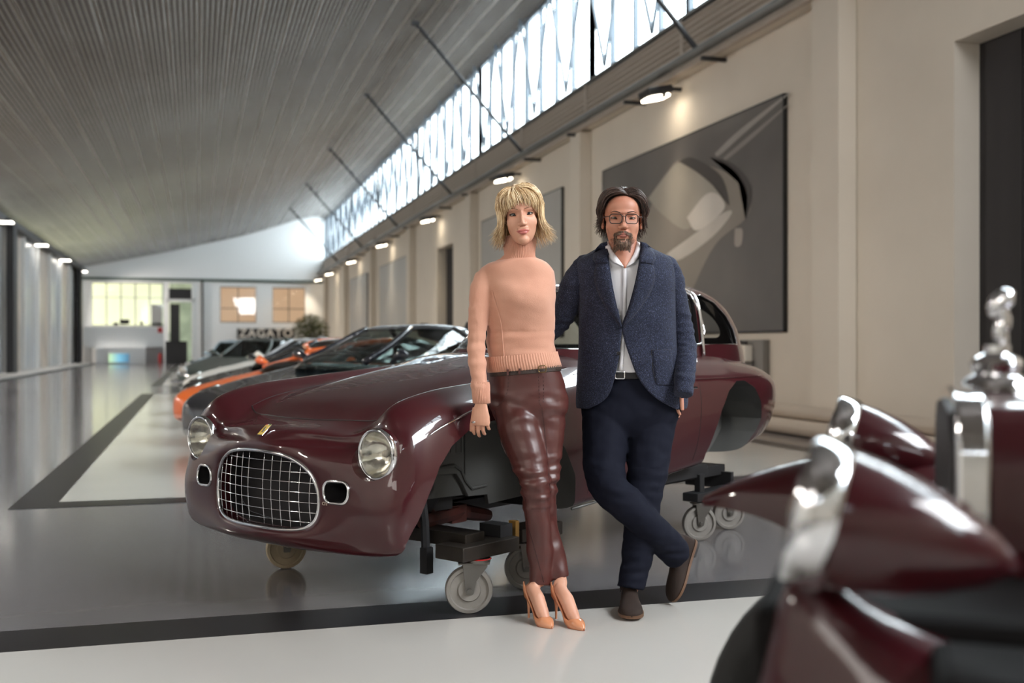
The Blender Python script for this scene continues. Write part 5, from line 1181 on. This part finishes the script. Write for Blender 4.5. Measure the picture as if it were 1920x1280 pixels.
jrows = [  # py, xl, xr, y, ry, front edge left, front edge right
 (466, 1126, 1216, .13, .085, 1139, 1201), (474, 1110, 1234, .13, .100, 1140, 1200), (482, 1094, 1250, .13, .110, 1141, 1199), (492, 1082, 1260, .13, .120, 1142, 1198), (515, 1080, 1264, .13, .132, 1145, 1194),
 (545, 1085, 1264, .14, .138, 1150, 1187), (580, 1087, 1264, .15, .140, 1158, 1177), (612, 1087, 1265, .16, .138, 1165.5, 1166), (640, 1087, 1266, .17, .138, 1164, 1171), (670, 1086, 1270, .18, .140, 1160, 1181), (700, 1084, 1277, .19, .144, 1154, 1193), (725, 1083, 1284, .195, .146, 1147, 1210), (742, 1082, 1287, .20, .147, 1138, 1228), (755, 1082, 1287, .20, .147, 1122, 1250), (764, 1083, 1285, .20, .147, 1104, 1270)]
def jring(r, n=160, off=0.0):
    py, xl, xr, y, ry = r[:5]; return mn.ring(py, xl - off / .00232, xr + off / .00232, y, ry + off, 2.25, n)
rows = catmull(jrows, 4); v = []; NS = 110; jg = []
for ri, r in enumerate(rows):
    g = jring(r); n = len(g); yc = r[3]
    fl_ = mn.P(r[5], r[0], yc - r[4]).x; fr_ = mn.P(max(r[6], r[5] + .5), r[0], yc - r[4]).x
    fi = [k for k in range(n) if g[k].y < yc]          # front half, index n/2..n : x from -rx to rx
    kl = min(fi, key=lambda k: abs(g[k].x - fl_)); kr = min(fi, key=lambda k: abs(g[k].x - fr_))
    # go from the left edge backwards (decreasing index) round the back to the right edge
    cnt = (kl - kr) % n if kl != kr else n
    if cnt < n / 2: cnt = n
    path = [g[(kl - i) % n].copy() for i in range(cnt + 1)]
    path[0].x = fl_; path[-1].x = fr_
    L_ = [0];
    for i in range(1, len(path)): L_.append(L_[-1] + (path[i] - path[i - 1]).length)
    row = []
    for k in range(NS):
        s_ = L_[-1] * k / (NS - 1); i = max(j for j in range(len(L_)) if L_[j] <= s_ + 1e-9); i = min(i, len(L_) - 2); t = (s_ - L_[i]) / max(1e-9, L_[i + 1] - L_[i]); row.append(path[i].lerp(path[i + 1], min(1, t)))
    jg.append(row)
for row in jg:
    for k, p in enumerate(row):
        s_ = min(k, NS - 1 - k) / 12.0
        p.y -= .006 * math.exp(-s_ * s_) if p.y < .1 else 0
        q = p.copy(); w_ = 1.0 if 1.0 < p.z < 1.4 else .6
        side = 1 if p.x > -.3 else -1
        p.y += w_ * (.007 * nz(q, 5, 5, 9, 3) + .004 * nz(q, 14, 14, 22, 8)) * (1 if p.y < .15 else .5)
        if p.z < 1.25 and p.x > .0: p.y -= .010 * max(0, nz(Vector((p.x + p.z * .6, 0, 0)), 11, 1, 1, 5))
v = [p for row in jg for p in row]
b = MB().use(M_tweed); b.add(v, grid_faces(len(jg), NS)); shell = part('blazer', b, mn.root, smooth=True, fix=False)
so = shell.modifiers.new('t', 'SOLIDIFY'); so.thickness = .005; so.offset = 1
jb = BVHTree.FromPolygons(v, grid_faces(len(jg), NS))
# shoulders, collar, sleeves
armR = [(1222, 493, .13, .040), (1242, 497, .13, .053), (1254, 515, .14, .058), (1263, 548, .16, .056), (1270, 585, .18, .055), (1279, 622, .19, .053), (1285, 655, .16, .050), (1285, 690, .10, .047), (1282, 722, .05, .042), (1281, 740, .03, .040)]
armL = [(1122, 494, .13, .040), (1100, 499, .13, .054), (1084, 522, .14, .060), (1070, 556, .16, .058), (1055, 592, .18, .054), (1030, 622, .20, .049), (1005, 640, .21, .042), (985, 652, .21, .036)]
for nm, a_ in (('sleeve', armR), ('sleeve', armL)):
    b = MB().use(M_tweed); tubeP(b, mn, a_, 24); me = remesh(b, .006, 4)
    wrinkle(me, lambda p: .006 * nz(p, 6, 6, 26, 4) + .004 * nz(Vector((p.x + p.z, p.y, p.z)), 22, 14, 40, 6) + (.007 * nz(p, 5, 5, 48, 1) if 1.08 < p.z < 1.25 else 0)); setmat(me, M_tweed); obj(nm, me, shell)
b = MB().use(M_tweed)                       # shoulder yoke closes the top
yk = [(457, 1133, 1209, .125, .070), (462, 1128, 1214, .128, .078), (468, 1120, 1222, .13, .088), (476, 1106, 1238, .13, .102), (486, 1088, 1256, .13, .114), (494, 1080, 1262, .13, .120)]
vv = []
for r in catmull(yk, 2):
    g = mn.ring(r[0], r[1], r[2], r[3], r[4], 2.1, 80); vv.append([g[k] for k in range(-2, 43)])
b.rings(vv, cap=False, closed=False); part('shoulder_yoke', b, shell, smooth=True, fix=False).modifiers.new('t', 'SOLIDIFY').thickness = .006
def onj(px, py, off):
    p = mn.P(px, py, .02); h = jb.ray_cast(Vector((p.x, -1, p.z)), Vector((0, 1, 0)))
    return Vector((p.x, (h[0].y if h[0] else jy(py)) - off, p.z))
def jy(py):                                  # front depth of the blazer at a height
    r = [np.interp(py, [q[0] for q in jrows], [q[i] for q in jrows]) for i in (3, 4)]; return r[0] - r[1] + .006
def flap(name, inner, outer, m, par, off=(.012, .007), n=18, mm=7, th=.004, on=None, **k):
    A_, B_ = catmull(inner, 8), catmull(outer, 8); A_ = A_[np.linspace(0, len(A_) - 1, n).astype(int)]; B_ = B_[np.linspace(0, len(B_) - 1, n).astype(int)]; vv = []
    for i in range(n):
        for j in range(mm):
            t = j / (mm - 1); q = A_[i] * (1 - t) + B_[i] * t; vv.append((on or onj)(q[0], q[1], off[0] * (1 - t) + off[1] * t + .006 * math.sin(PI * t)))
    o = part(name, MB().use(m).add(vv, grid_faces(n, mm)), par, smooth=True, fix=False, **k); so_ = o.modifiers.new('t', 'SOLIDIFY'); so_.thickness = th; so_.offset = 0; return o
flap('lapel', [(1140, 466), (1144, 500), (1151, 540), (1158, 580), (1165, 612)], [(1124, 478), (1114, 512), (1120, 545), (1140, 582), (1164, 614)], M_tweed, shell)
flap('lapel', [(1200, 466), (1196, 500), (1188, 540), (1178, 580), (1167, 611)], [(1217, 478), (1227, 512), (1220, 545), (1196, 582), (1168, 614)], M_tweed, shell)
flap('blazer_collar', [(1139, 452), (1139, 462), (1141, 478), (1143, 492)], [(1127, 456), (1117, 468), (1112, 484), (1118, 496)], M_tweed, shell, off=(.020, .012), n=10)
flap('blazer_collar', [(1201, 452), (1201, 462), (1199, 478), (1197, 492)], [(1213, 456), (1224, 468), (1229, 484), (1223, 496)], M_tweed, shell, off=(.020, .012), n=10)
def btn(par, px, py, r_, m, off=.008, bv=onj):
    c = bv(px, py, off); part('button', MB().use(m).lathe([(.001, 0), (r_, 0), (r_, .003), (r_ * .7, .004), (.001, .003)], 16, Matrix.Translation(c) @ Matrix.Rotation(PI / 2, 4, 'X')), par, smooth=True, ang=40)
btn(shell, 1166, 613, .009, M_gframe, .010); btn(shell, 1160, 662, .008, M_gframe, .008)
flap('patch_pocket', [(1222, 656), (1226, 690), (1230, 715), (1232, 722)], [(1266, 654), (1270, 688), (1276, 714), (1274, 722)], M_tweed, shell, off=(.004, .004), th=.003)
b = MB().use(M_dark)
b.tube([onj(x, y_, .008) for x, y_ in ((1222, 656), (1236, 656), (1252, 655), (1266, 654))], .0016, 4); b.tube([onj(x, y_, .007) for x, y_ in ((1222, 657), (1225, 690), (1231, 716))], .0014, 4)
part('pocket_edge', b, shell)
b = MB().use(M_shirt); b.tube([onj(x, y_, .004) for x, y_ in ((1212, 522), (1224, 520), (1236, 519))], .0012, 4)
# shirt
srows = [(478, 1120, 1222, .13, .086), (490, 1100, 1240, .135, .102), (515, 1095, 1250, .14, .114), (560, 1098, 1252, .15, .120), (612, 1100, 1252, .16, .120), (660, 1102, 1254, .175, .122), (700, 1104, 1256, .185, .126)]
b = MB().use(M_shirt); b.rings([mn.ring(r[0], r[1], r[2], r[3], r[4], 2.25, 60) for r in catmull(srows, 4)])
me = b.mesh(smooth=True, fix=True); wrinkle(me, lambda p: .004 * nz(Vector((p.x * 1.2 + p.z * .35, p.y, p.z)), 22, 5, 6, 2) + .003 * nz(p, 9, 9, 30, 9)); shirt = obj('shirt', me, mn.root)
sbv = BVHTree.FromPolygons([v_.co for v_ in me.vertices], [tuple(p.vertices) for p in me.polygons])
def ons(px, py, off):
    p = mn.P(px, py, .04); h = sbv.ray_cast(Vector((p.x, -1, p.z)), Vector((0, 1, 0))); return Vector((p.x, (h[0].y if h[0] else .045) - off, p.z))
flap('placket', [(1166, 486), (1166, 540), (1166, 600), (1163, 650), (1160, 695)], [(1175, 488), (1174, 540), (1173, 600), (1171, 650), (1168, 695)], M_shirt, shirt, off=(.003, .003), th=.003, on=ons)
for py in (511, 545, 578, 655, 685): btn(shirt, 1171 - (py - 490) * .02, py, .0055, M_cwhite, .004, ons)
def onc(px, py, off): p = mn.P(px, py, .0); return Vector((p.x, (.052 - (1 - min(1, abs(px - 1169) / 34) ** 2) * .012) - off - (py - 455) * .0006 , p.z))
flap('shirt_collar', [(1142, 450), (1150, 468), (1160, 484), (1171, 500)], [(1136, 455), (1138, 470), (1143, 482), (1152, 492)], M_shirt, shirt, off=(.0, .008), th=.003, on=onc)
flap('shirt_collar', [(1197, 450), (1192, 468), (1184, 484), (1174, 500)], [(1204, 455), (1202, 470), (1198, 482), (1190, 492)], M_shirt, shirt, off=(.0, .008), th=.003, on=onc)
part('collar_band', MB().use(M_shirt).rings([mn.ring(py, a, b2, .115, r_, 2, 40) for py, a, b2, r_ in ((446, 1139, 1201, .070), (460, 1136, 1204, .072), (478, 1130, 1210, .080))], cap=False) if False else MB().use(M_shirt).rings([mn.ring(py, a, b2, .12, r_, 2, 60)[-2:33] if False else [mn.ring(py, a, b2, .12, r_, 2, 60)[k] for k in range(-4, 35)] for py, a, b2, r_ in ((454, 1137, 1203, .068), (460, 1134, 1206, .070), (480, 1128, 1212, .080))], cap=False, closed=False), shirt, smooth=True, fix=False)
flap('open_neck', [(1141, 450), (1149, 468), (1159, 484), (1171, 502)], [(1198, 450), (1193, 468), (1185, 484), (1174, 502)], M_skinM, shirt, off=(-.002, -.002), th=.002, on=onc, label='bare throat in the open collar')
# trousers
pel = [(694, 1100, 1262, .19, .128), (720, 1094, 1270, .20, .132), (750, 1092, 1276, .20, .134), (775, 1091, 1275, .19, .130), (795, 1102, 1262, .18, .11), (818, 1130, 1236, .17, .075)]
lgS = [(1226, 770, .20, .108), (1222, 800, .18, .102), (1217, 850, .13, .094), (1212, 900, .08, .084), (1206, 940, .06, .078), (1202, 985, .05, .072), (1196, 1030, .04, .068), (1190, 1065, .03, .062), (1184, 1090, .02, .058), (1182, 1102, .015, .058)]
lgC = [(1138, 770, .19, .104), (1135, 810, .15, .100), (1133, 850, .10, .094), (1134, 885, .05, .088), (1144, 915, -.01, .082), (1168, 940, -.035, .075), (1198, 968, -.02, .070), (1228, 997, .02, .067), (1252, 1020, .06, .068), (1264, 1033, .085, .068), (1270, 1040, .10, .062)]
b = MB().use(M_navyc); b.rings([mn.ring(r[0], r[1], r[2], r[3], r[4], 2.3, 44) for r in catmull(pel, 3)]); tubeP(b, mn, lgS, 22); tubeP(b, mn, lgC, 22)
me = remesh(b, .0065, 5)
def fmt_(p):
    d = .004 * nz(p, 9, 9, 12) + .003 * nz(p, 22, 22, 30, 4)
    k = math.exp(-((p.z - .55) / .09) ** 2); d += k * .010 * nz(Vector((p.x + p.z * .7, p.y, p.z)), 9, 8, 30, 2)
    if p.z < .30: d += .006 * nz(p, 8, 8, 36, 9)
    d += .005 * nz(Vector((p.x - p.z * .5, p.y, p.z)), 15, 6, 4, 31) if p.z > .6 else 0
    return d
wrinkle(me, fmt_); setmat(me, M_navyc); tr_ = obj('trousers', me, mn.root)
part('belt', MB().use(M_beltm).rings([mn.ring(py, 1099, 1263, .19, r_, 2.3, 44) for py, r_ in ((696, .130), (697, .1335), (708, .1345), (709, .130))], cap=False), tr_, smooth=True, ang=50, label='black belt')
c = mn.P(1162, 703, .06); part('buckle', MB().use(M_chrome).tube([c + Vector((x, -.006, z)) for x, z in rrect(.04, .03, .006)], .0024, 6, closed=True), tr_, label='silver buckle')
# shoes
def shoe(M):
    """heel at the origin, toe towards -y, sole at z=0"""
    sh = empty('suede_shoe', parent=mn.root); sh.matrix_local = M
    prof_ = [(.0, .022, .070), (-.012, .032, .095), (-.035, .036, .105), (-.065, .036, .108), (-.095, .037, .098), (-.13, .040, .078), (-.17, .046, .064), (-.21, .049, .056), (-.245, .045, .048), (-.27, .034, .038), (-.285, .018, .026), (-.289, .004, .016)]
    rg_ = []
    for y, w, h in catmull(prof_, 3): rg_.append([Vector((w * math.cos(PI * k / 16) * (1 + .06 * math.sin(PI * k / 16)), y, .012 + (h - .012) * math.sin(PI * k / 16) ** .75)) for k in range(17)])
    part('upper', MB().use(M_suede).rings(rg_), sh, smooth=True, ang=60)
    ol = [(w + .004, y) for y, w, h in catmull(prof_, 3)]; poly_ = [(x, y) for x, y in ol] + [(-x, y) for x, y in ol[::-1]]
    part('sole', MB().use(M_sole).rings([[Vector((x, y, z)) for x, y in poly_] for z in (0.004, .016)]), sh, label='tan sole edge')
    hl_ = [(x * .95, y) for x, y in ol if y > -.075]; part('heel_block', MB().use(M_black).rings([[Vector((x, y, z)) for x, y in hl_ + [(-x, y) for x, y in hl_[::-1]]] for z in (-.008, .005)]), sh)
    part('ankle_collar', MB().use(M_suede).tube([Vector((0, -.045, z)) for z in (.07, .10, .125, .128)], [.040, .042, .042, .038], 20), sh, smooth=True, ang=50)
    b = MB().use(M_dark)
    for k in range(3): b.tube([Vector((-.018, -.085 - k * .016, .101 - k * .006)), Vector((0, -.088 - k * .016, .108 - k * .007)), Vector((.018, -.085 - k * .016, .101 - k * .006))], .0022, 5)
    b.tube([Vector((0, -.085, .108)), Vector((-.02, -.1, .112)), Vector((-.034, -.098, .095)), Vector((-.04, -.1, .07))], .0016, 5); b.tube([Vector((0, -.085, .108)), Vector((-.012, -.105, .11)), Vector((-.03, -.112, .09)), Vector((-.032, -.112, .06))], .0016, 5)
    part('laces', b, sh, smooth=True); return sh
pS = mn.P(1184, 1120, .0); shoe(Matrix.Translation((pS.x + .0, .10, .009)) @ Matrix.Rotation(R(-4), 4, 'Z'))
toe = mn.P(1264, 1131, .10); hee = mn.P(1300, 1022, .20)
ey = (hee - toe).normalized()              # local +y runs toe -> heel
top_ = Vector((-.86, -.42, .1)); ex_ = ey.cross(top_).normalized(); ez_ = ex_.cross(ey).normalized()
Ms = Matrix((ex_, ey, ez_)).transposed().to_4x4(); Ms.translation = Vector(toe) + ey * .286 + Vector((0, 0, .006)); shoe(Ms)
# body
b = MB().use(M_skinM); b.rings([mn.ring(r[0], r[1] + 6, r[2] - 6, r[3], r[4] - .012, 2.25, 44) for r in catmull([(472, 1128, 1214, .13, .078)] + srows[1:], 3)])
tubeP(b, mn, armR[:-1], ins=.018); tubeP(b, mn, armL, ins=.014)
b.rings([mn.ring(r[0], r[1] + 6, r[2] - 6, r[3], r[4] - .014, 2.3, 44) for r in catmull(pel[:-1], 2)]); tubeP(b, mn, lgS[:-2], ins=.016); tubeP(b, mn, lgC[:-2], ins=.016)
tubeP(b, mn, [(1170, 500, .12, .062), (1169, 478, .105, .060), (1168, 455, .09, .060), (1167, 430, .08, .058)])
tubeP(b, mn, [(1184, 1080, .03, .030), (1184, 1110, .05, .028)])
tubeP(b, mn, [(1282, 715, .07, .024), (1274, 722, .12, .022)])
bme = remesh(b, .0065, 5); setmat(bme, M_skinM)
Mhd, Sm = head_mesh('m', M_skinM, M_lipM, M_irisM, M_browM)
SC = 1.08
HM = Matrix.Translation(mn.P(1166.5, 412, .03)) @ Matrix.Rotation(R(-2), 4, 'Z') @ Matrix.Rotation(R(1), 4, 'Y') @ Matrix.Rotation(R(1), 4, 'X') @ Matrix.Scale(SC, 4)
hL = hand_mesh(M_skinM, (14, 18, 14), 22, 1.02, True)
Mh2 = Matrix.Translation(mn.P(1271, 716, .14)) @ Matrix.Rotation(R(14), 4, 'Y') @ Matrix.Rotation(R(-70), 4, 'Z')
hR = hand_mesh(M_skinM, (20, 24, 18), 22, 1.02); Mh3 = Matrix.Translation(mn.P(982, 657, .21)) @ Matrix.Rotation(R(15), 4, 'Y')
join('body', [(bme, None)] + [(m_, HM) for m_, _ in Mhd] + [(hL, Mh2), (hR, Mh3)], mn.root)
# spectacles
gl = empty('spectacles', parent=mn.root); cR = {}
b = MB().use(M_gframe); b3 = MB().use(M_spec)
for s in (-1, 1):
    o_ = []
    for x, z in rrect(.046, .036, .011, 5):
        tp = 1.0 + (.0 if z < 0 else .05); o_.append(HM @ Vector((s * .0305 + x * tp, -.1005 + .05 * abs(x + s * .0335 - 0) ** 1 * .9 + (abs(s * .0335 + x) ** 2) * 2.2, -.006 + z)))
    b.tube(o_, .0019, 8, closed=True); c_ = sum(o_, Vector()) / len(o_); b3.add(o_ + [c_], [(i, (i + 1) % len(o_), len(o_)) for i in range(len(o_))])
    b.tube([HM @ Vector(q) for q in ((s * .054, -.092, .004), (s * .074, -.070, .003), (s * .081, -.02, .0), (s * .080, .02, -.006))], .0016, 6)
b.tube([HM @ Vector(q) for q in ((-.0085, -.0995, .000), (-.004, -.103, .004), (.004, -.103, .004), (.0085, -.0995, .000))], .0019, 6)
part('spectacle_frame', b, gl, smooth=True, label='black spectacle frame'); part('spectacle_lens', b3, gl, fix=False)
# hair
rm = random.Random(4); spec = []
for i in range(620):
    pn = rm.uniform(-180, 180); a_ = abs(pn)
    if a_ < 78: continue
    d0 = (rm.uniform(-.006, .006), rm.uniform(-.04, .05), .092); ly = rm.random()
    hg = np.interp(a_, [78, 95, 180], [.05, .078, .10]) * rm.uniform(.6, 1.1)
    spec.append((hpath(Sm, d0, pn, rm.uniform(-4, 6), .004, .004 + .012 * ly, .006 + .012 * ly, hg, rm.uniform(-.004, .022), inward=.003), rm.uniform(.0022, .004), .5))
for i in range(330):                         # curtain of hair swept from the centre hairline to the temples
    s = -1 if rm.random() < .5 else 1; t0 = rm.random() ** 1.3; ly = rm.random()
    d0 = (.020 * (1 - t0) + s * rm.uniform(.0, .006), -.074 + .06 * t0, .074 + .03 * t0)
    pn = s * rm.uniform(66, 92); e_ = rm.uniform(2, 26) if abs(pn) < 76 else rm.uniform(-10, 6)
    spec.append((hpath(Sm, d0, pn, e_, .006, .006 + .012 * ly, .008 + .016 * ly, rm.uniform(.0, .05) if abs(pn) > 76 else 0, rm.uniform(-.002, .01), n1=12), rm.uniform(.0022, .0036), .5))
spec = [([HM @ p for p in s_[0]], s_[1], s_[2]) for s_ in spec]
hm_ = part('hair', locks(spec, M_brownhair), mn.root, smooth=True, fix=False)
cap_ = haircap(Sm, ([0, 25, 50, 64, 76, 90, 180], [46, 42, 32, 16, -10, -40, -50]), .003); cap_.mats = [M_brownhair]; cap_.v = [tuple(HM @ Vector(p)) for p in cap_.v]
part('hair_underlayer', cap_, hm_, smooth=True, fix=False)
# beard and moustache
spec = []; tries = 0
while len(spec) < 1500 and tries < 20000:
    tries += 1; x = rm.uniform(-.050, .050); z = rm.uniform(-.118, -.040); ax_ = abs(x)
    mou = ax_ < .027 and -.056 - .35 * ax_ < z < -.047 - .3 * ax_
    goat = ax_ < .030 and z < -.079
    side_ = .022 < ax_ < .032 and -.085 < z < -.055
    jaw = z < -.070 - .0 and .042 > ax_ > .028 and z < -.060 - .25 * (.06 - ax_) * 1.2 and rm.random() < .22
    if not (mou or goat or side_ or jaw): continue
    p = Sm(x, z, -.0006); ln_ = rm.uniform(.006, .010) if not jaw else .003
    if goat and z < -.1: ln_ = rm.uniform(.010, .016)
    dx = (x * .25 if not mou else np.sign(x) * .006); spec.append(([HM @ p, HM @ (p + Vector((dx * .3, -.0025, -ln_ * .5))), HM @ (p + Vector((dx * .8, -.002, -ln_)))], rm.uniform(.0007, .0011) if not jaw else .0004, 1))
part('beard', locks(spec, M_beard, 4), mn.root, smooth=True, fix=False, label='dark goatee beard greying at the chin')
